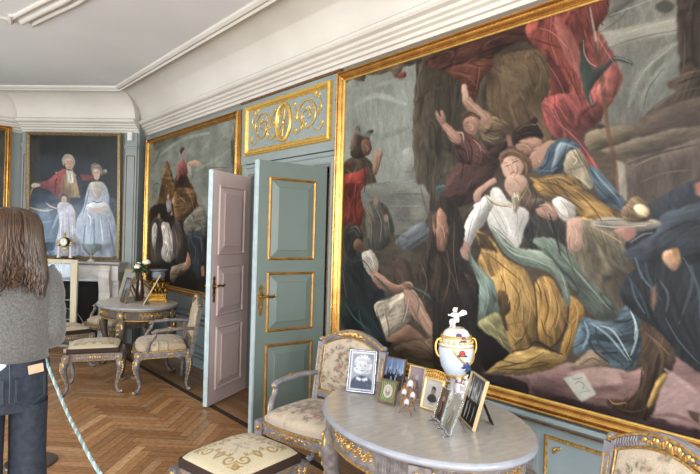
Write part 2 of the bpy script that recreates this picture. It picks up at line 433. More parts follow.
# shaped stucco band on the ceiling
def ceiling_band():
    root = struct(G().build('trim_ceiling_ornament', 'plaster'))
    arc = smoothpath([(-1.88, 5.50), (-1.78, 5.05), (-1.70, 4.70), (-1.64, 4.2), (-1.58, 3.5), (-1.58, 2.2), (-1.60, 1.5), (-1.70, .9), (-1.88, .3)], 5)
    for off, r in ((-.085, .022), (0, .03), (.08, .022)):
        g = G(); P = []
        for i, p in enumerate(arc):
            q = arc[min(i+1, len(arc)-1)]-arc[max(i-1, 0)]; q = q/np.hypot(*q); P.append((p[0]+q[1]*-off, p[1]+q[0]*off, 3.405))
        g.tube(P, r, 10); g.build('stucco_rib', 'plaster', root)
    for sx in (5.53, .27):
        g = G(); g.tube([(-1.95, sx, 3.405), (-5.0, sx, 3.405)], .016, 8); g.tube([(-1.95, sx+.07, 3.405), (-1.98, sx-.13, 3.405)], .022, 8); g.tube([(-1.79, sx+.02, 3.405), (-1.85, sx-.12, 3.405)], .02, 8)
        g.build('stucco_rib', 'plaster', root)
ceiling_band()

# wall of the paintings, with the doorway
DY0, DY1, DH = 3.40, 4.66, 2.135
g = G()
g.box((.2, (RYB+DY0)/2, 1.7), (.3, DY0-RYB, 3.4)); g.box((.2, (DY1+7.7)/2, 1.7), (.3, 7.7-DY1, 3.4)); g.box((.2, (DY0+DY1)/2, (DH+3.4)/2), (.3, DY1-DY0, 3.4-DH))
struct(g.build('wall_right', 'wall_paint'))
g = G(); g.box((1.95, 4, 1.5), (.1, 3, 3.0)); g.box((1.2, 2.55, 1.5), (1.6, .1, 3.)); g.box((1.2, 5.45, 1.5), (1.6, .1, 3.)); g.box((1.2, 4, 3.02), (1.6, 3, .06)); struct(g.build('wall_beyond', 'room_beyond'))
# canted fireplace wall
g = G(); e1 = B_(BW, 0, 0); e2 = B_(BW, -.198, 0)
g.prism([(.06, 7.55), (0, 7.6), (-.14, 7.46), (e1.x, e1.y), (e2.x, e2.y), (e2.x, e2.y+.4), (.4, e2.y+.4), (.4, 7.55)], 'z', 0, 3.45); struct(g.build('wall_fireplace', 'wall_paint'))
g = G(); g.box(((-1.0+RXL)/2, RYF+.15, 1.7), (-1.0-RXL+.3, .3, 3.4)); struct(g.build('wall_far', 'wall_paint'))
# rear wall and window wall with their windows
def window_wall(name, axis, at, lo, hi, centres, outward):
    g = G(); e = .68; z0, z1 = .55, 2.95
    def bx(a, b, za, zb):
        if b-a < .001: return
        if axis == 'x': g.box((at+outward*.15, (a+b)/2, (za+zb)/2), (.3, b-a, zb-za))
        else: g.box(((a+b)/2, at+outward*.15, (za+zb)/2), (b-a, .3, zb-za))
    bx(lo, hi, 0, z0); bx(lo, hi, z1, 3.4); p = lo
    for c in centres: bx(p, c-e, z0, z1); p = c+e
    bx(p, hi, z0, z1); struct(g.build(name, 'wall_paint'))
    return e, z0, z1
nwin = 0
for nm, ax, at, lo, hi, cs, ow in (('wall_left', 'x', RXL, RYB, RYF, WIN_Y, -1), ('wall_back', 'y', RYB, RXL, .05, (-4.2, -1.6), -1)):
    e, z0, z1 = window_wall(nm, ax, at, lo, hi, cs, ow)
    for c in cs:
        nwin += 1
        rz = PI/2 if ax == 'x' else 0
        loc = (at-.15, c, (z0+z1)/2) if ax == 'x' else (c, at-.15, (z0+z1)/2)
        g = G(); g.rect(2*e-.12, z1-z0-.12, [(0, -.03), (.06, -.03), (.06, .03), (0, .03)])
        g.box((0, 0, 0), (.06, .05, z1-z0)); 
        for q in (-.7, 0, .7): g.box((0, 0, q), (2*e, .03, .035))
        f = struct(g.build('window_%d' % nwin, 'white_paint', loc=loc)); f.rotation_euler.z = rz
        g = G(); g.box((0, .0, 0), (2*e-.1, .006, z1-z0-.1)); g.build('window_pane', 'glass', f)

# skirting, dado rail and dado panels of the paintings wall
def band(name, mt, y0, y1, prof):
    g = G(); g.prism(prof, 'y', y0, y1); return struct(g.build(name, mt, smooth=0))
for k, (a, b) in enumerate(((RYB, 3.27), (4.79, 7.55))):
    band('baseboard_right_%d' % (k+1), 'dado_paint', a, b, [(.06, 0), (-.03, 0), (-.03, .10), (-.02, .115), (-.012, .14), (.06, .14)])
    band('trim_dado_%d' % (k+1), 'dado_paint', a, b, [(.06, .53), (.02, .53), (-.0, .55), (-.035, .575), (-.035, .60), (.06, .60)])
    g = G(); g.tube([(-.032, a, .117), (-.032, b, .117)], .005, 6); g.tube([(-.004, a, .546), (-.004, b, .546)], .005, 6); struct(g.build('trim_gilt_line_%d' % (k+1), 'gilt_dark'))
def dado_panel(n, y0, y1, z0=.2, z1=.485):
    g = G(Matrix.Translation((.05, (y0+y1)/2, (z0+z1)/2)) @ Matrix.Rotation(-PI/2, 4, 'Z'))
    g.rect(y1-y0-.10, z1-z0-.06, [(0, -.0), (.006, -.016), (.016, -.02), (.024, -.014), (.03, 0)], m=0)
    g.rect(y1-y0+.02, z1-z0+.02, [(0, -.0), (.004, -.010), (.018, -.010), (.024, 0)], m=1)
    for sx in (-1, 1):
        for i in range(3):
            a = .5+i*.45; cx = sx*((y1-y0)/2-.10); cz = (z1-z0)/2-.05
            g.ell((cx-sx*(.03*math.cos(a)-.02), -.012, cz-.03*math.sin(a)), (.022, .008, .009), 0, 6, 5, Matrix.Rotation(sx*a, 3, 'Y'))
    struct(g.build('trim_dado_panel_%d' % n, ['gilt_soft', 'dado_paint']))
for n, (a, b) in enumerate(((-.4, 1.50), (1.66, 3.16), (4.95, 6.1), (6.2, 7.4))): dado_panel(n+1, a, b)
# blue dado field between skirting and rail
g = G(); g.box((.046, (RYB+3.27)/2, .34), (.01, 3.27-RYB, .42)); g.box((.046, (4.79+7.5)/2, .34), (.01, 7.5-4.79, .42)); struct(g.build('wall_right_dado', 'dado_paint'))

# door casing, frieze over the door
def casing():
    g = G(); W_, H_ = DY1-DY0, DH; prof = [(0, .30), (0, .0), (.012, -.012), (.03, -.012), (.04, -.002), (.08, -.002), (.09, -.016), (.118, -.022), (.125, .05)]
    vs = []; fs = []; n = len(prof)
    cs = [(DY1, 0, 1, 0), (DY1, H_, 1, 1), (DY0, H_, -1, 1), (DY0, 0, -1, 0)]
    for y, z, sy, sz in cs:
        for t, x in prof: vs.append((x, y+sy*t, z+sz*t))
    for i in range(3):
        for k in range(n-1): fs.append((i*n+k, (i+1)*n+k, (i+1)*n+k+1, i*n+k+1))
    g.add(vs, fs); struct(g.build('trim_door_casing', 'wall_paint', smooth=20))
    g = G(); g.tube([(-.014, DY1+.02, .0), (-.014, DY1+.02, H_+.02), (-.014, DY0-.02, H_+.02), (-.014, DY0-.02, 0)], .005, 6); struct(g.build('trim_door_gilt_line', 'gilt_dark'))
casing()
g = G(); g.box((.03, 4.07, 2.6), (.06, 1.60, .66)); struct(g.build('wall_frieze', 'wall_paint'))
g = G(); g.box((.0, 4.07, 2.905), (.05, 1.60, .018)); g.box((.01, 3.31, 2.68), (.03, .08, .012)); g.box((.01, 3.31, 2.36), (.03, .08, .012)); struct(g.build('trim_frieze_fillet', 'gilt_dark'))
# pilaster beside the door and slim strips
for k, (y, w_) in enumerate(((3.29, .05), (4.84, .07))):
    g = G(); g.box((.035, y, 1.46), (.035, w_, 2.92)); struct(g.build('trim_strip_%d' % (k+1), 'wall_paint'))

# pilasters of the fireplace wall
for k, (s0, s1) in enumerate(((.02, .19), (BW-.19, BW-.02))):
    g = G(Matrix.Translation(B_((s0+s1)/2, 0, 0)) @ Matrix.Rotation(-PI/4, 4, 'Z')); w_ = s1-s0
    g.box((0, -.012, 1.46), (w_, .03, 2.92)); g.box((0, -.022, 2.74), (w_+.03, .05, .02)); g.box((0, -.02, 2.712), (w_+.015, .045, .03)); g.box((0, -.02, .12), (w_+.02, .05, .24))
    p = G(g.M); p.M = g.M @ Matrix.Translation((0, -.027, 1.62)); p.rect(w_-.07, 1.95, [(0, 0), (.003, -.006), (.009, -.006), (.012, 0)])
    o = struct(g.build('trim_pilaster_%d' % (k+1), 'wall_paint')); p.build('gilt_fillet', 'gilt_dark', o)
g = G(Matrix.Translation(B_(BW/2, 0, .5)) @ Matrix.Rotation(-PI/4, 4, 'Z')); g.box((0, -.01, .57), (BW-.1, .03, .03)); struct(g.build('trim_dado_fireplace', 'wall_paint'))
g = G(); g.box(((e2.x+RXL)/2, RYF-.02, .07), (e2.x-RXL, .05, .14)); struct(g.build('baseboard_far', 'dado_paint'))

# ------------------------------------------------------------------ the two door leaves
def door_leaf(name, hinge, lead, minus, plus, gilt_side):
    hx, hy = hinge; dx, dy = lead[0]-hx, lead[1]-hy; w = math.hypot(dx, dy); H = 2.11; t = .042
    g = G(); g.box((w/2, -t/4, H/2), (w, t/2, H), 0); g.box((w/2, t/4, H/2), (w, t/2, H), 1)
    root = struct(g.build(name, [minus, plus], smooth=0)); root.location = (hx, hy, .012); root.rotation_euler.z = math.atan2(dy, dx)
    g = G(); g.box((w-.007, 0, H/2), (.018, t+.004, H+.002)); g.build('door_edge', 'edge_blue', root, bevel=.002)
    for side, mt in ((-1, minus), (1, plus)):
        R = Matrix() if side < 0 else Matrix.Rotation(PI, 4, 'Z')
        for z0, z1 in ((.12, .70), (.79, 1.255), (1.345, 1.99)):
            Mx = Matrix.Translation((w/2, side*t/2, (z0+z1)/2)) @ R; pw, ph = w-.20, z1-z0; a, b = (pw-.05)/2, (ph-.05)/2
            g = G(Mx); g.rect(pw-.05, ph-.05, [(.002, 0), (.005, -.007), (.012, -.011), (.019, -.007), (.023, 0)])
            pan = G(Mx); secs = []
            for q, y in ((.004, .0), (.012, -.003), (.05, -.012), (.056, -.017)):
                secs.append([(-a+q, y, -b+q), (a-q, y, -b+q), (a-q, y, b-q), (-a+q, y, b-q)])
            pan.loft(secs); po = pan.build('door_panel', mt, root, smooth=0)
            mo = g.build('panel_moulding', 'gilt_door' if side == gilt_side else mt, po)
        g = G(Matrix.Translation((w-.055, side*t/2, 1.05)) @ R); sg = 1 if side < 0 else -1
        pl = smoothpath([(0, -.13), (.016, -.11), (.010, -.085), (.022, -.055), (.016, -.02), (.026, .01), (.018, .045), (.012, .065), (.02, .085), (0, .11), (-.02, .085), (-.012, .065), (-.018, .045), (-.026, .01), (-.016, -.02), (-.022, -.055), (-.010, -.085), (-.016, -.11)], 3, True)
        g.prism([tuple(p) for p in pl], 'y', -.006, 0); g.ell((0, -.008, -.06), (.006, .004, .012))
        g.tube([(0, 0, .02), (0, -.045, .02)], .010, 10)
        lv = smoothpath([(0, -.045, .02), (-sg*.03, -.052, .026), (-sg*.07, -.05, .018), (-sg*.10, -.046, .026)], 5)
        g.tube(lv, interp([(0, .011), (.3, .008), (.7, .010), (.9, .008), (1, .012)], np.linspace(0, 1, len(lv))), 8)
        g.build('door_handle', 'brass', root)
    return root
door_leaf('door_1', (-.03, 4.645), (-.597, 4.335), 'door_green', 'door_pink', -1)
door_leaf('door_2', (-.03, 3.415), (-.655, 3.475), 'door_pink', 'door_green', 1)

# ================================================================== PICTURES ON THE WALLS
BIG_FRAME = [(0, .01), (0, -.018), (.008, -.024), (.013, -.016), (.016, -.016), (.020, -.030), (.028, -.040), (.036, -.044), (.044, -.038), (.047, -.026), (.051, -.026), (.054, -.040), (.060, -.046), (.066, -.040), (.070, -.012), (.078, -.012), (.08, .0), (.08, .045)]
GROOVES = ((.0145, -.0165), (.049, -.0265), (.074, -.0125))
def picture(name, label, w, h, loc, rotz, prof, frame_mats, script, base, nx, canvas_mat='canvas', tilt=0., inner=None, dim=.83, wob=.012, vol=.42):
    root = thing(name, label, 'painting', loc, rotz); root.rotation_euler = (tilt, 0, rotz)
    g = G(); g.rect(w, h, prof); 
    fr = g.build('frame', frame_mats[0], root, smooth=30)
    for t, y in GROOVES if prof is BIG_FRAME else ():
        g = G(); g.rect(w, h, [(t-.0022, y), (t, y-.0012), (t+.0022, y)], close=False); g.build('frame_groove', 'gilt_dark', fr, smooth=0)
    if inner:
        g = G(); g.rect(w, h, inner); g.build('inner_moulding', frame_mats[1], fr, smooth=30)
    p = Paint(w, h, nx, base); p.vol = vol; p.fold = .36*(vol > .3); p.wob = wob; p.q = .036; p.run(script)
    gy = p.im.mean(2, keepdims=True); p.im = np.clip((gy+(p.im-gy)*.76)*dim*1.06, 0, 1)**1.1
    n = vnoise(p.X*70, p.Y*70, 3)*.5+vnoise(p.X*9, p.Y*9, 4)*.5
    p.im *= (1+.14*(n-.5))[..., None]
    p.sheet('canvas', canvas_mat, root, -.002)
    return root
BIGTXT = """P 4d4134 38 20 -210,-214 1121,-158 2534,-99 2586,2276 -105,2272
P 8b9186 7 12 -2,-18 762,44 779,991 9,963
P 6a5a45 7 20 -3,-32 582,-6 614,65 557,100 510,42 387,37 250,12 224,53 85,10 7,22
P 7d3f33 4 20 585,76 657,75 653,120 608,123 578,100
P 44392e 4 25 755,14 1026,77 1066,1001 768,991
P 565042 10 25 1001,72 1122,100 1151,1004 1051,1001
P 4c4436 11 25 784,52 1332,144 1367,637 1269,1009 817,993
P 5d4a34 13 25 1326,125 1752,182 1768,763 1361,637
P 735f42 23 20 1421,214 1602,208 1624,370 1482,391
P 5d352a 18 35 833,32 1204,5 1522,-5 1809,-11 1836,171 1685,177 1558,98 1391,133 1302,266 1247,406 1185,357 1150,235 1051,162 933,123
P 64382b 5 30 1037,135 1362,151 1364,218 1286,252 1268,351 1228,361 1183,283 1139,239 1061,187
P 75746a 6 15 1990,177 2045,62 2055,-39 2388,26 2403,679 1995,618
P 8b897c 4 12 2009,172 2370,188 2372,269 2050,258
P 5f5f56 4 15 2059,105 2167,62 2190,32 2166,-1 2081,-4
S 9a9888 9 0 2049,219 2217,204 2376,205
S 55564e 6 0 2009,169 2085,145 2144,105 2190,44
S 8f9083 32 0 2168,576 2201,470 2256,383 2321,339 2384,313
P 696d64 5 12 2227,611 2242,503 2290,422 2354,376 2395,363 2402,640
P 4d4f48 4 10 2277,109 2326,100 2359,135 2338,164 2294,145
P 3a3129 4 30 2375,22 2508,46 2522,697 2403,679 2388,508
P 42372c 4 30 2498,462 2398,475 2346,494 2341,522 2373,543 2358,561 2272,606 2257,657 2503,724
S 6a5b48 6 0 2356,490 2418,468 2498,468
S 54483a 7 0 2272,606 2368,554 2499,542
S 594a3a 5 0 2413,222 2431,158 2441,114
P 4a4036 4 20 2188,674 2333,605 2473,586 2535,583 2540,808 2212,770
P 6c6050 4 20 2037,774 2189,744 2349,719 2514,720 2516,791 2311,812 2155,850 2109,822
P 584d45 4 20 2148,857 2311,819 2540,794 2550,1275 2267,1285 2190,1064
P 6d5f4c 5 20 1953,690 2042,669 2180,673 2182,735 2037,774 1972,776
P 8a8374 5 15 2109,838 2155,855 2175,1048 2130,1062
P 7e3c34 4 35 1602,-4 1800,0 1978,-25 2056,-13 2046,88 2007,168 2082,292 2089,319 2115,370 2134,431 2111,478 2088,531 2046,588 1996,652 1728,615 1742,476 1754,366 1720,217 1622,123
P 8a4a43 4 25 1998,153 2082,294 2115,371 2133,431 2094,525 2020,577 1928,608 1946,512 2041,399 1972,252
P 5f2b27 6 25 1716,173 1793,290 1869,444 1815,544 1756,534 1758,352
P 94524a 4 20 1771,6 1875,146 1976,385 1950,419 1865,307 1789,136
S b06a5c 4 0 1757,44 1847,179 1923,414
S a86058 4 0 1733,263 1810,391 1872,553
S 5c2a26 5 0 1966,24 2034,137 1981,69
S 4f2320 7 0 1621,91 1715,145 1805,196
P 8d4440 5 30 1728,449 2078,513 2052,573 2001,647 1928,690 1972,776 2031,872 2016,887 1948,806 1859,721 1758,648
S a8635c 7 0 1754,507 1803,601 1911,710 2015,854
S 6e302d 7 0 1817,483 1874,595 1928,687
S b3a695 12 0 1964,24 1982,122 2003,220 2012,275
S 553c2a 23 0 2000,219 2021,342 2045,478 2067,637
S 6b4632 21 0 2041,515 2074,690 2109,854 2132,1015
P 39413d 4 20 1937,179 1915,264 1913,331 1934,430 1974,533 1989,546 1992,527 1978,471 2005,424 2043,380 2096,346 2151,352 2181,379 2160,344 2095,316 2052,336 2003,349 1969,325 1949,293 1938,256
S 9aa09a 5 0 1933,188 1940,257 1969,314 2003,341
S a59f8d 5 0 2089,319 2126,331 2172,359
S 8a7a62 8 0 1972,483 1988,539
P 4a3b2e 7 30 4,673 180,638 321,674 367,789 407,991 -20,977
P 3f382f 5 30 91,611 111,496 142,398 184,403 207,462 273,450 338,447 302,510 324,585 280,620 207,652
P 70584a 5 20 72,557 109,444 149,394 184,397 166,475 129,586
P 6c4a38 5 20 215,509 302,519 327,585 287,630 226,606
P 8b6b56 4 20 352,628 376,590 409,634 433,596 447,642 413,731 377,795 343,752
P 802f28 7 30 1,782 150,751 291,734 250,872 210,984 -20,977
P 70291f 9 30 -49,848 275,866 272,1019 215,1173 110,1141 -11,1173
S 8a7658 9 0 42,719 115,760 165,706
P 868980 4 15 418,870 570,864 649,784 682,753 760,760 774,1003 391,990
P 9a9b92 4 12 649,637 739,626 759,725 724,763 675,728 662,685
S a8a99e 10 0 570,868 763,855
S 6a6c64 6 0 649,789 761,789
S 5e5548 10 0 738,609 807,801 886,1007
P 75766c 9 15 262,865 865,899 850,1199 594,1230 293,1081
S 5d5f57 8 0 543,939 849,953
S 8b8c80 8 0 546,1027 844,1035
S 60625a 8 0 570,1129 837,1131
P 625f52 9 30 290,1020 398,978 527,1055 585,1216 476,1350 311,1325
E 8a7868 6 10 390,986 27,33
E 85705e 6 10 330,1127 24,30
E 7f6e60 6 10 500,1114 24,29
P 4a4438 9 20 383,1359 752,1340 756,1429 373,1438
P 43342c 11 30 559,1376 755,1424 800,1643 608,1604
P 5d6469 8 30 603,1273 728,1195 863,1150 915,1226 807,1310 657,1343
S 5c5346 14 0 826,910 873,1036 927,1172
P 392f27 11 35 888,1267 978,1145 1156,1095 1210,1805 1034,1831 929,1738 814,1517
P 8a6450 8 30 936,1123 999,1079 1080,1140 1092,1302 1008,1352 964,1252
P a5826c 5 20 1022,1172 1075,1177 1084,1263 1039,1277
P 3b5255 6 30 955,930 984,902 1063,916 1084,966 1007,976
S 6f8a8a 6 0 980,916 1024,906 1064,928
P 31261f 16 30 888,1580 1137,1507 1216,2007 1056,1985 949,1816
P 262c2e 9 30 -3,1480 121,1410 268,1357 439,1485 509,1677 614,1776 584,2040 376,2091 47,1989 -13,1723
P 2a2b2a 6 30 27,1244 111,1167 215,1185 256,1290 203,1347 141,1431 62,1390
S 7d7566 9 0 93,1192 178,1179 226,1229
P 7d5b48 6 20 154,1292 219,1272 257,1321 213,1365 157,1355
P b1a999 6 25 241,1383 339,1355 419,1418 423,1519 337,1543 272,1480
P 97705a 6 20 362,1505 474,1533 607,1593 745,1559 783,1589 694,1631 602,1657 453,1630 374,1582
P 9e917d 9 30 389,1762 571,1689 710,1635 802,1704 769,1813 666,1918 550,2011 471,1882
S 6f6453 15 0 491,1762 545,1872 565,1980
S c0b49e 11 0 612,1719 646,1801 619,1905
S 716553 11 0 696,1681 715,1764 676,1868
P a37e68 5 20 687,1643 747,1615 807,1631 919,1761 1047,1913 1015,1966 888,1874 768,1774
S c29c82 14 0 786,1650 884,1771 993,1895
P 8d6b54 8 20 550,2000 658,1913 741,1862 868,1915 926,1954 738,2002
P 5d4a3c 11 30 623,2028 953,1928 1029,1990 1156,2070 703,2076
P 1c2a2b 9 30 17,1727 154,1769 321,1812 429,1894 518,2034 385,2093 67,1989
S 48605f 16 0 59,1780 187,1890 371,1963
S 3f5a5c 15 0 231,1823 281,1939 459,2026
S 4c6a6c 16 0 761,1591 915,1637 1021,1727
S 56706e 11 0 762,1619 838,1694 807,1836
S 2e4244 27 0 399,1548 570,1666 448,1722
P 412b27 9 35 1060,851 1156,752 1359,687 1491,669 1457,780 1384,890 1289,1010 1010,1047
P 5e3b35 5 35 1093,564 1192,572 1287,636 1363,721 1323,801 1156,769 1114,677
P 6f5b43 5 30 1295,543 1373,508 1472,546 1497,624 1444,677 1342,655 1300,604
S a89672 7 0 1363,520 1402,512 1431,540
S 3a2a22 7 0 1335,575 1404,601 1461,592
P a67b66 4 15 987,492 1037,492 1092,541 1146,589 1148,638 1086,624 1035,564
P aa7f69 4 15 938,419 951,402 985,448 979,403 1003,411 1027,465 1019,500 987,496 958,462
P ab826b 4 15 1161,370 1219,363 1299,439 1364,493 1370,554 1311,553 1235,469
P b08a74 4 15 1149,280 1161,265 1187,273 1206,347 1203,374 1165,371 1155,330
S c9a58c 9 0 1186,367 1271,446 1345,517
P 4b3827 4 30 1153,467 1209,441 1285,484 1294,513 1236,504 1182,520
P 9c7560 4 15 1173,498 1235,480 1290,515 1287,566 1256,600 1210,583 1179,555
S c0977e 9 0 1208,524 1242,544 1234,578
S c6bfae 11 0 1124,568 1167,581 1178,635
S c9b48c 5 0 1253,632 1295,671 1308,708
S 5a7078 7 0 1299,689 1340,718
P 93655a 5 20 1482,629 1519,640 1532,700 1499,702
P 332720 4 30 1523,641 1554,600 1599,574 1636,561 1663,546 1681,593 1709,643 1717,675 1673,660 1601,667 1553,699
S 8d7346 6 0 1650,551 1671,582
P a97d69 4 15 1542,688 1581,670 1653,670 1704,682 1715,736 1669,753 1611,759 1572,743
S c79d86 9 0 1572,695 1620,710 1641,737
S 583b30 4 0 1560,690 1585,690
S 7d4036 5 0 1586,738 1603,736
P a57d68 4 15 1656,742 1713,712 1791,697 1824,729 1772,817 1694,849 1638,812
P 42525f 5 35 1766,719 1859,699 1933,758 1879,786 1839,875 1741,892 1651,846 1701,839
P 788b95 4 20 1806,723 1856,719 1878,749 1829,795 1795,861 1773,863
S 2a3a48 7 0 1860,729 1826,812 1755,875
P ab9c7f 4 25 1854,784 1892,760 1930,768 1972,862 2004,937 1992,979 1938,939 1867,887 1838,851
S 6a5a42 7 0 1863,870 1932,858 1965,848
S cbbd9e 7 0 1889,794 1914,820 1898,842
P 4a5d6b 4 35 1969,848 2032,883 2074,935 2131,999 2169,1051 2161,1094 2124,1081 2039,1030 2008,960
S 8ba3b0 8 0 2009,888 2052,946 2113,1014
S 2c3d4c 8 0 2011,947 2067,1012 2124,1062
P 8b6b36 4 30 1665,931 1763,906 1841,891 1948,947 1967,1136 1922,1091 1876,1046 1798,1008 1734,1005
S 5c4420 7 0 1700,979 1812,954 1920,1004
S b08e4e 8 0 1716,949 1811,930 1889,959
P 8d6c3a 5 30 1641,896 1718,901 1814,887 1918,951 2036,1040 2140,1113 2102,1160 2023,1173 1956,1117 1868,1041 1758,998 1700,946
S b48f52 8 0 1793,913 1883,961 2020,1067
S 5d4622 9 0 1700,925 1812,949 1937,1040
P a1814a 5 25 1943,1133 2039,1157 2152,1220 2195,1297 1961,1306
P 32302c 6 30 1619,1101 1676,1024 1783,1043 1833,1134 1880,1194 1928,1310 1962,1481 1887,1458 1807,1344 1659,1304 1615,1259
P 6b5745 5 30 1595,895 1658,915 1670,993 1753,1012 1702,1072 1639,1086 1599,1025 1625,960
P 6b5038 4 30 1434,758 1477,720 1547,730 1615,775 1651,832 1635,881 1590,871 1531,803 1464,780
P bf9780 4 12 1457,783 1504,755 1559,767 1595,808 1590,859 1552,894 1508,898 1470,856
S d9b49c 11 0 1494,783 1542,812 1550,852
S 6b4636 4 0 1488,818 1517,811
S 6b4636 4 0 1534,797 1563,789
S 9b4a40 5 0 1518,863 1540,852
S a8795f 4 0 1506,810 1521,837 1510,843
P b28f7a 4 12 1498,882 1595,873 1627,928 1581,992 1531,997 1482,946
P c0bdb6 4 12 1391,934 1464,961 1532,1039 1646,1086 1624,1180 1602,1262 1576,1310 1499,1265 1430,1204 1366,1147 1378,1030
P cac7c1 4 18 1267,1041 1318,1001 1373,994 1406,1051 1373,1114 1328,1174 1277,1246 1234,1305 1181,1237 1200,1157
S 8f9090 7 0 1319,1029 1302,1113 1244,1233
S 8d8e8e 7 0 1372,1080 1343,1147
S e0ded8 10 0 1416,1015 1487,1115 1533,1212
S 9a9a96 6 0 1603,1148 1552,1244
S 9b9c9a 7 0 1437,1082 1496,1180 1516,1245
P b18b77 4 15 1165,1262 1225,1271 1251,1319 1241,1388 1225,1416 1204,1400 1176,1346 1154,1311
S 7d5a4a 3 0 1210,1337 1229,1406
P b58e79 4 15 1280,942 1366,896 1412,883 1424,910 1375,933 1321,978 1319,1015 1271,1027 1257,985
P 4f3f31 5 30 1148,1146 1210,1077 1275,1044 1204,1147 1189,1220
S b79b5e 10 0 1341,975 1397,1024 1466,1046 1543,1045 1598,1003 1635,938
P 90866f 4 40 1531,990 1562,972 1588,999 1582,1046 1562,1097 1540,1068
S d8d0b8 5 0 1545,1004 1566,992 1578,1021
P c2bdb3 4 20 1783,1031 1841,1008 1897,1044 1919,1091 1903,1150 1839,1137 1806,1089
S 8e8b84 6 0 1830,1030 1874,1085 1879,1135
P b48974 4 15 1686,1074 1728,1035 1767,1043 1813,1092 1808,1134 1750,1128 1703,1106
P b68f7a 4 15 1876,1152 1941,1135 1952,1222 1933,1286 1898,1317 1877,1297 1881,1238
P 4b4338 5 30 1651,1024 1714,1017 1741,1042 1689,1071 1662,1055
S 55544c 6 0 1705,1164 1691,1257 1726,1317
S 4c4c46 6 0 1819,1194 1837,1313 1886,1429
P 2d251e 7 35 988,1445 1331,1425 1340,1694 1352,2087 1014,2223
P 4d3b2b 7 35 1102,1456 1252,1481 1296,1580 1173,1644 1083,1565
S 6e573c 7 0 1036,1497 1105,1545 1170,1557
P 3a2f26 7 35 974,1018 1132,1040 1202,1233 1143,1393 1232,1509 1298,1640 996,1673
P 8a6450 5 30 976,1072 1045,1092 1072,1217 1041,1326 984,1310
S 6d563a 7 0 1031,1362 1102,1466 1162,1578
P 96743c 5 30 1284,1207 1384,1231 1483,1343 1611,1426 1700,1581 1719,1655 1437,1691 1374,1531 1311,1401 1328,1316
P 594325 5 30 1293,1212 1365,1224 1454,1328 1328,1309
P 97753d 5 30 1335,1543 1430,1468 1503,1398 1610,1408 1671,1488 1711,1602 1710,1802 1658,1860 1557,1894 1499,1778 1467,1678
P 5a4326 6 30 1434,1583 1508,1560 1547,1652 1512,1705 1532,1783 1486,1757
P 95713a 5 30 1690,1511 1740,1449 1795,1466 1844,1543 1879,1598 1855,1743 1789,1829 1726,1793 1706,1649
S 3b2a18 11 0 1685,1496 1705,1618 1713,1786
P 8b672f 4 30 1896,1540 1974,1587 1975,1644 1954,1722 1892,1869 1846,1860 1883,1730 1892,1626
S 33261a 10 0 1890,1553 1887,1671 1850,1779 1789,1850
P 8f7340 5 30 1371,2074 1438,1994 1497,1934 1583,1902 1691,1842 1796,1857 1890,1873 1830,1932 1628,2023 1503,2033
S 4a3820 6 0 1501,1966 1626,1957 1758,1870
S b99a5c 6 0 1519,1943 1608,1917 1692,1867
S 4a3820 8 0 1466,2021 1627,1991 1792,1925
S 2e2217 11 0 1554,1901 1658,1867 1707,1821 1789,1844 1868,1865
S c3a05e 8 0 1559,1459 1614,1550 1619,1707
S 6a5028 6 0 1613,1518 1565,1666 1587,1806
S b89352 6 0 1763,1490 1814,1591 1802,1712
S 6a4f28 6 0 1796,1517 1831,1633 1787,1759
S b08a48 6 0 1936,1592 1938,1678 1905,1771
S bb995a 5 0 1527,1590 1600,1646
S 70562e 5 0 1531,1751 1619,1722 1672,1746
P 15130f 5 20 1347,1794 1442,1846 1547,1909 1455,1991 1381,2059 1348,1945
P 6a7a6d 5 25 1328,1560 1369,1489 1423,1502 1445,1599 1467,1681 1399,1713 1338,1778 1314,1765
P 98905f 5 25 1319,1784 1376,1723 1467,1685 1515,1801 1558,1913 1442,1849
P 62736a 5 30 1235,1336 1290,1385 1368,1465 1420,1501 1446,1624 1350,1634 1301,1487 1254,1404
S 8fa092 7 0 1270,1386 1353,1483 1396,1613
P 7b8b7b 4 20 1374,1157 1433,1207 1524,1274 1607,1303 1696,1300 1778,1334 1843,1390 1882,1488 1909,1588 1870,1592 1836,1492 1774,1424 1672,1403 1553,1372 1466,1298
S a6b4a2 8 0 1422,1214 1540,1325 1677,1360 1793,1399
S 56665a 6 0 1481,1298 1592,1370 1744,1396
S 9fae9c 6 0 1775,1346 1847,1432 1884,1561
P 5d5545 9 30 1874,1192 1997,1143 2171,1236 2176,1442 2245,1639 2171,1684 2057,1641 1959,1557
P 5e6b60 7 30 1658,1246 1797,1243 1893,1316 1985,1433 2183,1616 2104,1649 2010,1624 1897,1489 1773,1346
S 849485 10 0 1798,1269 1931,1413 2102,1589
S 3e473f 10 0 1744,1296 1881,1441 2033,1597
P 8b6b67 12 18 1376,2127 1623,2024 1790,1957 1893,1901 2087,1887 2230,1867 2344,1761 2417,1760 2599,1912 2603,2132 2226,2139 1739,2084
P a08380 17 12 2266,2083 2380,1836 2512,1912 2515,2056
P a5877f 19 12 1944,1926 2154,1882 2178,1946 2020,2006
P 33252a 9 25 1565,2106 1793,2089 2045,2086 2307,2076 2507,2084 2602,2092 2605,2232 2184,2197 1569,2219
P 5a4444 6 25 1372,2083 1628,2027 1681,2070 1700,2149 1414,2197
P 2a2022 6 25 1352,2078 1540,2054 1664,2074 1632,2166 1354,2145
P 566c78 5 35 1967,1644 2058,1660 2126,1646 2190,1555 2242,1603 2265,1708 2219,1874 2109,1868 2015,1820 1927,1850 1939,1736
S 9cb4bd 12 0 2011,1672 2106,1729 2197,1828
S 2b3e4c 12 0 2035,1692 2061,1783 2176,1860
S a8bec6 9 0 2199,1577 2236,1685 2209,1803
S 30424e 12 0 1963,1703 2013,1758 1990,1815
S 2e4150 9 0 2149,1687 2207,1735
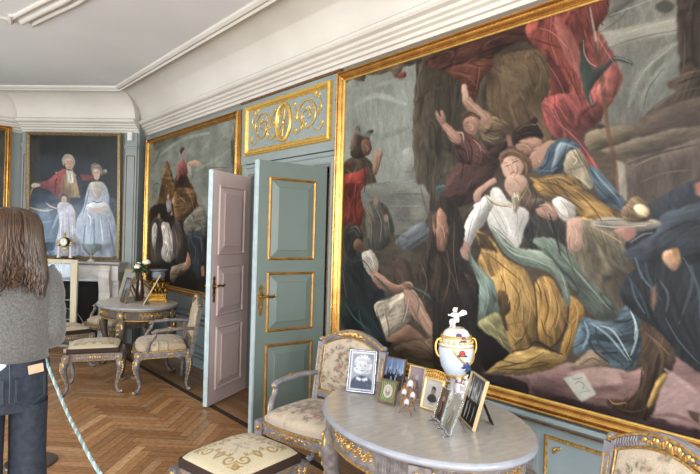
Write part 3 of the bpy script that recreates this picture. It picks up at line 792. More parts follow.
P 8b765f 5 25 1894,1926 1953,1870 2019,1810 2071,1824 2100,1870 2041,1915 1954,1933
S 5c4a3a 6 0 1968,1896 2020,1853 2063,1863
P 2a3037 7 25 2140,1496 2178,1410 2215,1362 2170,1268 2202,1190 2283,1056 2579,1005 2597,1852 2501,1828 2402,1767 2309,1661 2247,1616 2181,1556
S 3f4e5e 13 0 2266,1234 2270,1390 2334,1517
S 43535f 13 0 2405,1231 2464,1398 2414,1616
S 3b4a55 11 0 2186,1418 2244,1504 2288,1611
S 1e252d 13 0 2311,1409 2374,1578 2454,1736
S 596a6e 6 0 2356,1602 2416,1701 2500,1790
P 2e353c 4 30 2319,1131 2384,1090 2484,1061 2569,1047 2574,1311 2167,1330 2226,1253 2298,1203
S 4f6070 9 0 2346,1158 2398,1114 2474,1094
S 8a9094 6 0 2194,1251 2251,1211 2293,1203
P 8a5a4a 4 20 2461,974 2495,966 2497,1044 2467,1029
P a67c5e 4 20 2333,1303 2383,1275 2415,1329 2389,1374 2354,1350
P a07a4a 4 20 2375,1275 2402,1270 2414,1321 2396,1330
P 7d5c48 7 20 2288,1469 2312,1445 2318,1519 2299,1587
P 8e8779 4 20 1997,1154 2057,1128 2147,1129 2263,1133 2325,1149 2306,1179 2236,1191 2118,1195 2023,1183
S bdb8aa 5 0 2010,1163 2118,1176 2264,1167
S 5a5348 5 0 2022,1144 2147,1141 2292,1152
P 6a5741 4 40 2143,1097 2175,1051 2212,1027 2259,1060 2285,1103 2275,1142 2207,1154 2159,1135
P c2ae85 4 30 2205,1074 2248,1065 2277,1100 2258,1130 2223,1114
S 8c6f48 6 0 2169,1079 2191,1111 2183,1135
P ad7c6c 4 15 2112,1192 2163,1170 2216,1188 2217,1222 2185,1248 2149,1220
P b6907c 4 15 1871,1146 1943,1127 1956,1240 1944,1297 1906,1302 1870,1262
P 4a392a 4 35 2243,1639 2309,1657 2398,1751 2388,1826 2347,1908 2303,2082 2233,2101 2133,2091 2104,2043 2197,2015 2246,1953 2267,1792
S 6a523a 11 0 2298,1698 2348,1777 2335,1889
S 2e2219 11 0 2261,1861 2251,1975 2180,2051
P b08d4c 4 30 2361,1857 2370,1881 2336,1941 2306,2023 2286,2033 2300,1963 2323,1905
S c9a867 7 0 2109,2037 2136,2058 2193,2039
Q b9b9ad 4 6 1870,1991 1945,1945 1979,1933 2049,2033 1978,2088 1958,2084
S 77786e 4 0 1926,1984 1975,1963
S 77786e 4 0 1937,2006 1956,1987 1986,1999 1976,2021
S 83847a 4 0 1967,2043 2015,2021
S 5a5048 5 0 1875,2000 1963,2087 1978,2091
P 4a3a2e 6 30 2456,2006 2505,2007 2506,2059 2472,2037
S a3a79c 36 0 94,232 360,188 666,307
S 7b8177 40 0 101,420 404,505 700,480
S 989c90 27 0 88,90 421,111 687,123
S 8c7a62 6 0 164,410 207,462 267,456
S a08a74 9 0 243,542 285,576 279,602
S b08a70 7 0 376,608 410,671 383,768
S 5a1f1b 14 0 83,839 121,912 88,966
S 9c4036 12 0 185,776 154,867 144,968
S 6a5a44 11 0 283,693 325,786 343,899
S 2a211a 14 0 231,666 267,805 258,918
S 8c3a2c 16 0 53,917 87,1046 62,1141
S 4f1a15 19 0 166,891 153,1016 186,1142
S 8a8c80 9 0 379,1022 451,1143 440,1292
S 4c4a40 12 0 328,1081 387,1233 374,1353
S 7d7b6c 9 0 508,1084 536,1202
S 5a3d2c 19 0 988,1358 973,1519 929,1630
S 6a4c38 13 0 1067,1329 1093,1510 1045,1671
S c29c84 8 0 988,1145 1029,1188 1045,1251
S 241b15 19 0 931,1307 911,1524 980,1732
S 6f5a48 8 0 1126,1146 1120,1353 1172,1606
S 7a6a50 7 0 843,1419 905,1551 873,1663
S 14191a 22 0 77,1523 223,1607 363,1746
S 4a5250 12 0 123,1457 262,1437 381,1534
S 56605c 10 0 29,1526 53,1653 86,1745
S 0f1213 18 0 404,1682 391,1803 456,1944
S 6d665a 9 0 66,1237 141,1204 209,1254
S d8d0c0 9 0 278,1394 350,1409 387,1473
S 7f776a 9 0 281,1467 345,1518 397,1521
S c39b82 12 0 415,1525 526,1576 647,1601
S 6a4a38 9 0 400,1580 528,1629 649,1646
S c8a48c 8 0 708,1567 753,1569 776,1590
S e0d6c0 9 0 491,1744 519,1846 547,1930
S d0c4ac 8 0 741,1666 730,1762 695,1851
S 5c5040 12 0 425,1799 480,1911 533,1996
S 7a5642 11 0 766,1730 850,1830 988,1954
S d4ae94 7 0 1006,502 1066,550 1121,607
S 74503f 5 0 997,526 1067,593 1122,635
S 7a5644 6 0 1178,397 1252,482 1311,546
S d8b49c 5 0 1166,287 1189,319 1194,362
S 7a5442 5 0 957,440 986,470
S d2aa92 5 0 952,417 967,445
S 5e4230 7 0 1168,483 1210,469 1260,490
S 3a2619 7 0 1189,459 1235,459 1277,490
S 4a2f26 3 0 1195,515 1212,514
S 5a3a2e 4 0 1226,572 1247,581
S 8a5a50 7 0 1151,593 1196,668 1219,758
S 2c1c1a 10 0 1215,619 1243,708 1233,794
S 7a4c44 7 0 1290,662 1312,732 1302,782
S 2a1a18 11 0 1132,697 1178,771 1160,875
S 6a4038 9 0 1115,837 1199,791 1303,799
S 9a8260 7 0 1335,549 1381,536 1451,566
S 4c3c2c 8 0 1356,603 1418,627 1470,601
S b09a74 5 0 1321,608 1377,639 1434,642
S 6a4e34 6 0 1561,591 1606,582 1640,574
S 1e1610 8 0 1562,646 1614,627 1682,639
S 5c4430 5 0 1647,594 1675,629 1700,657
S 7a6040 5 0 1636,555 1657,574 1664,596
S e0bca6 6 0 1480,805 1496,838 1493,861
S 8a5e4c 6 0 1560,821 1565,857 1541,887
S 96705c 5 0 1472,801 1494,793
S 7a5844 3 0 1527,783 1559,776
S 8a6a54 8 0 1456,747 1511,730 1583,750
S 4c3626 8 0 1595,792 1627,830 1621,870
S 8c6e50 5 0 1547,740 1594,770 1613,810
S e6e0cc 4 0 1696,800 1704,811
S 8fa8b6 7 0 1842,724 1884,742 1912,756
S 24323e 9 0 1763,753 1742,822 1698,864
S 5c7a8e 7 0 1698,857 1755,865 1809,852
S 7f95a0 6 0 2049,930 2097,991 2145,1056
S c8ba9a 7 0 1909,904 1951,933 1978,962
S 7d6e54 7 0 1882,895 1924,942 1969,974
S 8a7a5c 5 0 1947,790 1965,835 1986,883
S c6a264 7 0 1737,909 1829,905 1900,950
S 54401f 10 0 1758,981 1868,1024 1955,1090
S b08e50 6 0 1970,1007 2053,1076 2116,1125
S 6b5128 8 0 1919,988 2004,1075 2054,1147
S b99a5a 6 0 1990,1167 2072,1205 2150,1252
S 6f5a30 8 0 1975,1206 2041,1238 2120,1284
S e6e4de 8 0 1292,1055 1319,1029 1358,1016
S 7f8284 7 0 1261,1112 1239,1198 1225,1271
S e8e6e0 7 0 1244,1112 1218,1192 1207,1233
S 868886 7 0 1358,1003 1375,1047 1357,1104
S dcdad4 8 0 1408,982 1447,1033 1493,1067
S 8a8c8a 7 0 1399,1081 1451,1164 1505,1229
S e4e2dc 10 0 1530,1100 1525,1164 1556,1244
S 92938f 6 0 1566,1084 1575,1148 1562,1212
S 9c9c98 8 0 1612,1101 1590,1180 1578,1263
S 747672 7 0 1394,1164 1471,1216 1554,1286
S 6a5a3a 5 0 1358,993 1417,1042 1533,1061
S dcc890 4 0 1361,980 1428,1025 1521,1041
S 5c5140 6 0 1553,1004 1565,1052 1555,1084
S dcd8ce 6 0 1805,1038 1839,1024 1876,1046
S 8c8a82 6 0 1799,1059 1832,1105 1878,1129
S d4ae98 6 0 1705,1056 1751,1051 1784,1086
S 7a5446 5 0 1713,1103 1756,1122 1795,1125
S d6b09a 6 0 1900,1158 1925,1208 1918,1266
S 84604e 4 0 1887,1223 1886,1282 1904,1310
S 8a7660 6 0 1624,928 1650,992 1621,1054
S 3f3226 8 0 1665,946 1687,1009 1669,1065
S 1c1b19 12 0 1654,1133 1673,1226 1658,1289
S 5f5e56 6 0 1735,1072 1770,1164 1820,1254
S 1f1e1b 12 0 1769,1104 1803,1209 1838,1328
S 474640 6 0 1850,1224 1884,1341 1932,1455
S cab070 7 0 1348,1325 1426,1339 1502,1375
S 5f4724 8 0 1388,1347 1484,1408 1595,1481
S c0a05c 6 0 1521,1390 1594,1449 1648,1539
S 6a5028 8 0 1467,1458 1507,1536 1490,1609
S b8965a 7 0 1409,1412 1461,1491 1452,1574
S 3a2c1a 9 0 1697,1473 1725,1532 1733,1583
S c2ceb8 6 0 1402,1174 1499,1278 1608,1331
S 5c6c5e 8 0 1423,1240 1519,1325 1661,1392
S bac8b2 6 0 1625,1315 1709,1318 1792,1360
S 4e5c50 8 0 1711,1379 1784,1415 1843,1506
S d4b470 6 0 1487,1480 1546,1524 1528,1622
S 59421f 8 0 1535,1493 1598,1583 1577,1696
S cdac66 6 0 1630,1485 1670,1591 1661,1717
S 4f3a1c 9 0 1654,1733 1622,1816 1567,1867
S c8a660 6 0 1543,1781 1580,1823 1622,1807
S d0ae68 6 0 1731,1477 1774,1519 1789,1608
S 523c1e 8 0 1749,1537 1777,1625 1754,1719
S c2a05a 6 0 1819,1560 1840,1632 1818,1725
S 5a4422 8 0 1737,1691 1761,1763 1804,1787
S c6a25a 6 0 1914,1565 1942,1620 1933,1693
S 4e3a1c 7 0 1910,1726 1897,1801 1877,1849
S a8884a 6 0 1878,1672 1904,1727 1891,1802
S c4a460 6 0 1538,1959 1625,1929 1709,1895
S 503c1e 8 0 1447,2019 1539,1990 1626,1951
S bd9d5a 6 0 1692,1882 1774,1886 1838,1886
S 543f20 8 0 1678,1962 1743,1928 1807,1927
S b59a5c 5 0 1410,2053 1458,2000 1494,1967
S 8a9a8a 7 0 1355,1541 1389,1621 1361,1725
S 4c5a4e 8 0 1413,1536 1427,1617 1418,1684
S c2ba8a 5 0 1362,1758 1420,1766 1498,1869
S 66603e 7 0 1401,1769 1459,1810 1536,1895
S b8ccd2 9 0 2058,1679 2127,1702 2209,1826
S 1f303c 12 0 1989,1747 2038,1816 2109,1859
S c4d4d8 7 0 2204,1590 2226,1642 2224,1723
S 3c5666 12 0 2083,1756 2152,1795 2197,1864
S 7f9eae 12 0 1977,1667 1998,1736 1971,1813
S 22343f 9 0 2249,1706 2230,1790 2215,1861
S b29a80 7 0 1958,1879 2010,1830 2053,1837
S 6a5644 7 0 1924,1930 1993,1911 2055,1903
S 5a6c78 11 0 2218,1325 2250,1414 2305,1476
S 1a2128 17 0 2371,1427 2413,1573 2482,1710
S 4c5c68 10 0 2425,1316 2483,1439 2496,1583
S 55656f 9 0 2200,1440 2223,1520 2267,1591
S 161c22 15 0 2273,1524 2317,1629 2397,1725
S 62727c 9 0 2332,1430 2365,1492 2359,1571
S 1d242b 15 0 2450,1568 2489,1688 2500,1790
S 7a6048 9 0 2269,1680 2319,1717 2379,1771
S 24190f 13 0 2332,1780 2315,1893 2277,2035
S 6a5036 9 0 2281,1834 2271,1925 2223,2031
S 5a4430 9 0 2159,2075 2224,2076 2286,2042
S b6948c 24 0 1895,1961 2041,1906 2176,1887
S 9a7872 21 0 2044,2048 2157,1997 2199,1942
S b0908a 21 0 2361,1840 2439,1888 2504,1935
S 7a5a58 17 0 2307,2072 2404,2045 2506,2059
S 7d6e5c 7 0 2200,878 2312,836 2467,814
S 453b33 9 0 2170,866 2298,828 2467,800
S 6a5c50 7 0 2231,957 2341,919 2470,915
S 4c4239 12 0 2262,1066 2318,1083 2289,1021
S 94938a 6 0 2071,96 2168,87 2282,74
S 5c5c54 5 0 2063,261 2207,248 2377,258
S a4a398 5 0 2201,470 2256,396 2332,347
S 545850 6 0 2238,601 2259,506 2323,423
S 2a221b 12 0 2442,161 2435,298 2448,439
S 5a4c3c 6 0 2403,266 2408,360 2404,476
S 2b231c 9 0 2388,508 2439,495 2498,496
S 4e4234 7 0 2295,622 2380,589 2491,586
S b8766a 5 0 1999,179 2050,271 2102,361
S 6e302c 7 0 1885,13 1943,137 1999,271
S b56e60 6 0 1667,46 1759,100 1848,207
S 5a2522 8 0 1807,252 1882,406 1940,538
S b07064 5 0 2066,404 2042,464 1993,533
S 8a3f38 8 0 1752,379 1784,483 1772,565
S 8a4a3c 9 0 1071,171 1181,213 1267,300
S 46201a 10 0 1182,230 1226,309 1240,356
S 9a5848 7 0 1283,183 1277,250 1263,316
P 2e221b 4 20 1519,656 1529,619 1568,592 1616,577 1657,580 1682,608 1706,652 1714,683 1690,671 1659,658 1619,659 1584,668 1556,690 1535,690
S 7a5c40 5 0 1554,616 1599,593 1651,595
S 5a422e 5 0 1545,653 1590,637 1659,636
S 181210 6 0 1573,641 1624,625 1683,642
E 2e221b 3 20 1660,574 23,22
S a08454 5 0 1644,587 1668,597 1684,587
P 6a4f38 4 20 1438,765 1452,730 1499,712 1557,722 1604,749 1639,790 1651,832 1638,875 1615,883 1606,828 1577,784 1522,757 1475,765 1454,802
S 94775a 5 0 1463,741 1522,728 1586,754
S 3f2d20 6 0 1601,774 1634,821 1632,871
S 8a6c50 5 0 1616,810 1624,852 1615,879
S a57c66 8 0 1544,894 1570,918 1588,941
S 4a3428 4 0 1480,818 1502,813 1517,811
S 4a3428 4 0 1531,803 1549,795 1566,793
S 8e4038 5 0 1518,866 1533,857 1547,855
S dfbda6 5 0 1506,800 1517,827 1521,844
S 3f2a20 4 0 1556,687 1577,686
S c89e88 6 0 1584,683 1630,683 1674,697
S 7c5444 6 0 1586,750 1635,752 1685,739"""
BACKTXT = """P 6b6f65 11 12 -83,-409 2430,-166 2494,1036 -69,1004
P 595b50 25 20 -83,-409 1157,-303 1043,57 126,106
P 4b4a40 10 30 2311,212 2343,67 2397,-49 2447,-41 2481,598 2370,565
P 5b4327 9 35 420,542 461,439 545,304 606,285 750,418 847,545 1146,610 1360,629 1498,808 1549,1024 173,1007 338,757
S 7d6238 17 0 1216,649 1390,798 1466,995
S 3d2c1a 18 0 552,397 643,617 507,887
P 38291f 9 30 851,605 944,487 1207,506 1323,655 1262,850 1240,1020 863,1015
P 7c4440 6 25 963,347 1100,313 1241,400 1220,501 1016,509 935,574 929,485
P 9a7c6a 6 15 1009,187 1077,166 1149,214 1140,288 1058,291
P 4a3a2c 6 20 995,180 1048,145 1146,179 1093,196 1040,237
P 9d8068 6 15 1225,364 1407,347 1610,404 1563,444 1386,418 1256,430
P 8e8b82 6 20 1227,399 1335,430 1419,538 1304,563 1259,481
S 6a3a30 10 0 1827,471 2106,489 2266,512
S 3a352c 13 0 109,813 161,590 309,567 251,690
P 231e1a 12 30 -67,1024 659,850 1866,1124 1916,1989 18,2196
P 575349 8 30 1164,1095 1383,984 1628,895 1776,969 1781,1257 1449,1235 1256,1266
P 5b4327 11 35 871,678 1417,705 1522,876 1370,983 1109,1095 894,1034
P 3d3833 9 30 97,1123 323,1003 519,1061 621,1184 588,1613 150,1623
P 9a9288 6 30 135,1187 247,1091 336,1186 269,1408 188,1442
P 8c847c 9 35 460,1123 691,1093 851,1272 925,1507 756,1610 489,1544 538,1339
P b0a79c 6 20 563,1246 714,1214 813,1362 732,1485
P 4a3f38 9 30 823,1064 1040,1094 1165,1324 1070,1559 896,1508
E 8f6d58 6 10 372,1004 42,38
E 9a7660 6 10 668,759 41,39
E a07c66 6 10 828,813 40,36
E 8b6a55 6 10 795,980 36,30
P 77706a 6 30 595,811 761,793 815,944 651,959
P 2b3036 8 30 1298,1304 1423,1224 1646,1205 1752,1365 1756,1632 1619,1771 1448,1624
S 485460 16 0 1451,1262 1651,1286 1697,1447
P 6f604c 9 30 834,1672 1115,1609 1354,1567 1384,1627 1085,1790 934,1872 799,1812
P 82573f 6 20 1308,1457 1391,1543 1358,1629 1202,1684 1250,1595
P 7a5440 5 20 1671,1610 1754,1595 1772,1711 1701,1722
P 1a1614 11 20 946,1830 1411,1654 1609,1805 1560,2011 1030,2027
S a89a88 13 0 205,1219 269,1408 247,1568
S 1c1814 19 0 368,1186 432,1403 396,1592
S c0b4a4 12 0 534,1277 576,1430 537,1554
S 5a4a40 15 0 680,1154 767,1333 736,1545
S d0c6b8 12 0 793,1273 847,1421 796,1542
S 8a7a6a 12 0 904,1182 987,1358 970,1534
S 201a16 17 0 1028,1123 1124,1325 1096,1529
S 6a5a4a 13 0 163,1091 275,1028 440,1061
S 8f8270 9 0 644,849 711,942 672,1032
S 2a221c 15 0 580,817 558,939 615,1093
S 947c54 14 0 1019,773 1231,867 1171,980
S 3c2a18 17 0 1224,753 1401,872 1306,1011
S 7d7566 11 0 1306,1011 1558,959 1719,1016
S 3f3d38 14 0 1441,1096 1629,1124 1732,1231
S 55606a 11 0 1390,1319 1524,1426 1509,1592
S 14171a 16 0 1578,1288 1661,1449 1638,1667
S a07a5c 11 0 1322,1479 1380,1572 1281,1662
S 958468 12 0 936,1683 1144,1641 1317,1603
S 5c4c3a 15 0 868,1747 1082,1750 1256,1692
S 8a6c44 12 0 563,336 709,470 762,594
S 3a2a18 15 0 481,515 617,677 503,825
S 94754a 11 0 1190,653 1357,797 1443,939
S 3c2c1c 17 0 1080,641 1227,820 1171,991
S a5625a 12 0 1062,367 1053,436 1112,499
S 5a2e2c 11 0 1173,388 1204,448 1180,504
S 848a7e 41 0 298,187 1043,57 1804,70
S 7c8276 37 0 1465,469 1937,401 2256,330
S 54584f 44 0 140,300 298,187 371,69"""
PORTTXT = """P 2a2b2c 16 15 -91,-64 1320,-83 1371,1759 -38,1801
P 3f3b33 12 15 -18,59 137,57 168,843 4,846
P 22252a 21 20 576,710 1340,654 1313,1187 718,1202
P 39414f 21 30 -21,888 494,836 1305,901 1327,1679 2,1717
P 4f6480 21 30 10,1054 285,1006 389,1664 45,1674
P 913f37 8 20 128,662 265,617 408,507 510,464 549,670 528,827 366,839 295,766 165,727
P 7c3932 8 20 716,526 914,547 916,621 762,616
P 30343c 8 20 640,519 744,583 778,871 692,873
P 9b8358 8 25 477,531 648,503 735,855 452,862
P d2ccc0 6 15 518,464 622,470 635,651 558,661
P a39a8a 8 10 463,333 513,258 598,264 651,338 646,412 608,314 515,332 491,423
P c39c80 6 10 506,324 608,306 636,404 605,471 544,472 508,406
S 2a2a2c 12 0 527,472 613,479
P b8a890 8 10 17,697 68,663 146,678 138,711 44,729
S a8926a 17 0 69,700 28,763 4,846
P 7d7468 8 20 885,416 951,374 1037,430 1049,536 998,513 945,464 905,547
P caa88e 6 10 911,465 996,455 1015,537 983,603 931,588
P 8e98a6 12 20 833,722 899,638 1061,643 1141,789 1154,953 1237,1189 1283,1639 714,1655 676,1203 773,995
P bdb5a6 8 12 873,647 1061,643 1032,824 948,876 869,779
P c8ccd0 8 20 807,986 924,917 1094,913 1165,1027 1141,1109 928,1073
P c4a48e 6 10 866,993 977,1006 1095,954 1104,1003 979,1056 876,1033
S b3bcc6 25 0 775,1077 720,1243
S a5b0be 25 0 1124,1069 1191,1395
S 5b6a80 25 0 931,1156 942,1566
P a9a7b0 10 20 404,954 565,925 663,1063 650,1204 706,1655 372,1665 429,1250
S cfcdd2 21 0 499,1001 524,1578
P 6b5c4c 8 20 417,829 484,795 572,851 592,941 556,925 494,836 437,928
E c9a890 6 10 496,885 41,50
S c6a690 21 0 240,941 310,989 422,1019
S c6a690 21 0 647,1080 660,1245
S c7b489 21 0 -18,1004 199,1049 328,1030
S 86a0bd 33 0 416,1085 336,1294
S 9c8e70 17 0 28,1095 49,1218
S 4a1f1c 12 0 408,524 370,673 366,822
S b25a4e 12 0 274,642 392,574 485,498
S 6b2b26 12 0 190,710 320,732 395,673
S b8604e 12 0 469,547 455,672 433,804
E 2a1614 4 0 394,622 8,8
E 2a1614 4 0 387,673 8,8
E 2a1614 4 0 380,723 8,8
E 2a1614 4 0 373,772 8,8
E b9a36a 4 0 383,516 17,12
E b9a36a 4 0 658,544 16,12
S 5b4030 7 0 532,365 558,360
S 5b4030 7 0 584,360 610,363
S 8a5248 7 0 556,434 590,434
S a87c66 7 0 571,372 581,409
S dcb89c 12 0 523,340 557,323 600,330
S 5b4030 6 0 934,510 955,505
S 5b4030 6 0 977,505 998,509
S 98584e 6 0 952,567 982,567
S e0c4b0 12 0 937,481 971,472
S 5b5048 16 0 893,441 926,399 994,390 1047,446
S 9a9080 10 0 910,416 977,398 1029,430
E 7a6a58 8 10 1082,487 37,33
E b0a088 4 10 1090,478 16,16
S e6e0d4 8 0 527,489 564,554 558,645
S 8c8578 6 0 579,496 592,628
S 6f5c38 8 0 487,588 493,795
S b79c68 8 0 658,569 699,790
S 5e4c2e 8 0 576,669 588,826
S 6a7484 12 0 859,746 821,911 775,1077
S d4d8da 10 0 882,663 928,785 973,850
S 8c8678 8 0 1053,660 1022,784 981,850
S 7a4a3c 12 0 897,893 975,916 1059,898
S d0d4d8 16 0 834,1076 887,1148 873,1239
S 7f8894 12 0 886,1074 907,1238 880,1486
S c2ccd6 16 0 1015,1112 1046,1317 1071,1604
S 525f74 21 0 805,1241 786,1447 774,1653
S 5a6880 21 0 1143,1191 1203,1477 1232,1640
S a8b4c4 12 0 836,1158 817,1364
S e2e0e4 10 0 457,1043 455,1250 438,1580
S 7c7c88 12 0 561,1082 577,1329 593,1617
S d8d6dc 10 0 616,1204 643,1575
S 8a8894 10 0 400,1416 422,1622
S b89a86 8 0 455,969 499,993 549,958
S 5b4030 6 0 479,882 491,881
S 5b4030 6 0 504,881 517,881
S a05a50 6 0 488,910 510,910
S 4a3c30 12 0 444,878 460,828 511,811 555,851
S 6d87a8 25 0 30,1177 161,1216 333,1187
S 3f526e 33 0 54,1425 211,1463 357,1434
S 7d98ba 21 0 129,1589 259,1627 370,1599
S 54698a 33 0 1267,1065 1299,1310 1299,1597"""
bw, bh = 3.52, 2.13
picture('history_painting', 'huge gilt framed painting of a fainting woman in white, behind the table of photographs', bw, bh, (0, 3.226-bw/2, 2.813-bh/2), -PI/2, BIG_FRAME, ('gilt', 'gilt_bright'), BIGTXT, '3f342a', 980, inner=[(-.006, .008), (-.006, -.012), (.0, -.016), (.004, -.010), (.004, .008)])
bw, bh = 2.45, 1.90
picture('history_painting', 'gilt framed canvas of a woman above soldiers, partly behind the pink door leaf', bw, bh, (0, 7.41-bw/2, 2.775-bh/2), -PI/2, BIG_FRAME, ('gilt', 'gilt_bright'), BACKTXT, '3c382f', 420, dim=1.12)
pw, ph = 1.265, 1.674
pc = (-0.814, 8.049, 2.022)
picture('family_portrait', 'portrait of a man in red coat, wife and child, over the mantel', pw, ph, pc, -PI/4, [(0, .03), (0, -.014), (.008, -.022), (.018, -.018), (.03, -.03), (.045, -.026), (.05, .03)], ('frame_portrait', 'gilt_dark'), PORTTXT, '2a2b2c', 300, 'canvas_varnished', tilt=math.radians(2.0), dim=.92, wob=.0, vol=.22)
FARTXT = """P 55564c 40 20 0,0 1600,0 1600,2000 0,2000
P 3a3228 60 30 700,900 1300,800 1500,1400 900,1900 600,1600
P 6b4a38 30 20 1250,900 1330,860 1360,1000 1300,1100
P 2e2820 40 30 1200,1100 1480,1050 1480,1900 1150,1900"""
picture('landscape_painting', "gilt framed dark canvas at the view's edge beyond the woman's head", 1.5, 1.98, (-1.540-.75, RYF-.06, 1.92), 0, BIG_FRAME, ('gilt', 'gilt'), FARTXT, '4a4a40', 120)

# gilded panel over the door
def overdoor():
    w, h = 1.27, .385; root = thing('overdoor_panel', 'carved overdoor panel with a gilt wheel rosette and leafy scrolls above the doorway', 'carved panel', (.0, 4.08, 2.60), -PI/2)
    g = G(); g.rect(w, h, [(0, .0), (0, -.012), (.008, -.018), (.014, -.012), (.024, -.034), (.04, -.038), (.046, -.024), (.055, -.028), (.06, .0)]); g.build('frame', 'gilt_bright', root, smooth=30)
    g = G(); g.box((0, -.003, 0), (w, .012, h)); g.build('ground', 'wall_paint', root)
    g = G(); ring = [(.115*math.cos(a), -.02, .168*math.sin(a)) for a in np.linspace(0, 2*PI, 40)[:-1]]
    g.tube(ring, .015, 8, closed=True); g.tube([(x*.84, -.012, z*.84) for x, y, z in ring], .008, 6, closed=True)
    for k in range(14):
        a = 2*PI*k/14; g.tube([(.02*math.cos(a), -.014, .03*math.sin(a)), (.05*math.cos(a), -.016, .075*math.sin(a)), (.088*math.cos(a), -.014, .13*math.sin(a))], [.002, .0032, .0045], 6)
    g.ell((0, -.018, 0), (.016, .014, .022)); g.build('rosette', 'gilt_bright', root)
    g = G(); g.lathe([(.098, -.0105), (.098, -.0095)], rot=Matrix.Rotation(PI/2, 3, 'X'), sy=1.45); g.build('rosette_ground', 'velvet_brown', root)
    for sx in (-1, 1):
        g = G(); P = []
        for t in np.linspace(0, 1, 46):
            a = t*3.6*PI; r = .15*(1-t)+.012; P.append((sx*(.37+r*math.cos(a+PI)), -.014-.006*math.sin(t*PI), .0+r*1.0*math.sin(a+PI)*(-1)))
        g.tube(P, interp([(0, .007), (.5, .0055), (1, .004)], np.linspace(0, 1, 46)), 6)
        g.tube(smoothpath([(sx*.13, -.012, -.10), (sx*.2, -.016, -.13), (sx*.28, -.016, -.09), (sx*.235, -.012, .0)], 5), .006, 6)
        g.tube(smoothpath([(sx*.235, -.012, 0), (sx*.2, -.015, .07), (sx*.15, -.014, .12)], 5), .005, 6)
        g.tube(smoothpath([(sx*.505, -.012, -.02), (sx*.56, -.015, .06), (sx*.53, -.014, .15), (sx*.47, -.012, .14)], 5), .005, 6)
        g.tube(smoothpath([(sx*.45, -.012, -.12), (sx*.53, -.015, -.15), (sx*.585, -.014, -.09)], 5), .005, 6)
        rnd = random.Random(5)
        for k in range(34):
            t = k/34; q = P[int(t*40)]; a = rnd.uniform(0, 2*PI)
            g.ell((q[0]+.028*math.cos(a), -.012, q[2]+.028*math.sin(a)), (.017, .006, .006), 0, 6, 5, Matrix.Rotation(-a, 3, 'Y'))
        for (x, z) in ((.16, .12), (.19, -.12), (.52, .14), (.57, -.1), (.28, -.1), (.55, .03), (.47, .16), (.18, .0)):
            for d in (-.6, 0, .6): g.ell((sx*x+.014*math.sin(d), -.013, z+.016*math.cos(d)), (.009, .007, .024), 0, 6, 5, Matrix.Rotation(d, 3, 'Y'))
        g.build('leaf_scroll', 'gilt_bright', root)
overdoor()

# ================================================================== FIREPLACE AND WHAT STANDS ON AND BEFORE IT
def on_breast(s, off=0., z=0.): v = B_(s, off, z); return (v.x, v.y, v.z)
FW = (.13, 1.67); FD = .25
def fireplace():
    s0, s1 = FW; cx = (s0+s1)/2; w = s1-s0
    root = thing('fireplace', 'pale painted chimneypiece with scrolled jambs and a dark hearth, in the canted corner', 'fireplace', on_breast(cx), -PI/4)
    g = G(); pr = [(0, 1.085), (FD-.02, 1.085), (FD, 1.10), (FD+.025, 1.105), (FD+.03, 1.13), (0, 1.13)]
    g.prism([(-a, z) for a, z in pr], 'x', -w/2-.03, w/2+.03); g.build('mantel_shelf', 'stone_white', root, bevel=.003)
    g = G(); g.box((0, -FD/2+.01, .98), (w-.02, FD-.03, .20)); g.box((0, -FD+.012, 1.0), (w-.5, .02, .11)); g.box((0, -FD+.012, .895), (w-.3, .04, .03)); g.build('frieze', 'white_paint', root, bevel=.004)
    for sx in (-1, 1):
        x = sx*(w/2-.17); g = G(); g.box((sx*(w/2-.13), -FD/2+.02, .5), (.24, FD-.06, 1.0), 0)
        cons = [(-FD+.06, .03), (-FD-.03, .03), (-FD-.03, .14), (-FD+.0, .16), (-FD+.0, .52), (-FD-.02, .56), (-FD-.015, .62), (-FD-.005, .72), (-FD-.03, .82), (-FD-.05, .93), (-FD-.045, 1.0), (-FD-.02, 1.03), (-FD-.03, 1.085), (-FD+.06, 1.085)]
        g.prism(cons, 'x', sx*(w/2-.175)-.075, sx*(w/2-.175)+.075, 1); g.build('jamb', ['stone_white', 'white_paint'], root, smooth=0, bevel=.004)
    g = G(); a = w/2-.25
    g.box((0, -.03, .44), (2*a, .04, .88)); g.box((0, -FD/2, .015), (2*a, FD, .03)); g.build('firebox', 'soot', root)
    g = G(); g.rect(2*a-.08, .82, [(0, -FD+.05), (.04, -FD+.05), (.04, -FD+.07), (0, -FD+.07)], c=(0, .45)); g.tube([(.30*math.cos(t), -FD+.10, .05+.42*math.sin(t)) for t in np.linspace(0, PI, 24)], .008, 6); g.build('iron_surround', 'steel', root)
    g = G(); g.box((0, -FD-.06, .012), (w+.1, .14, .026)); g.build('hearth_slab', 'stone_white', root)
    return root
fireplace()
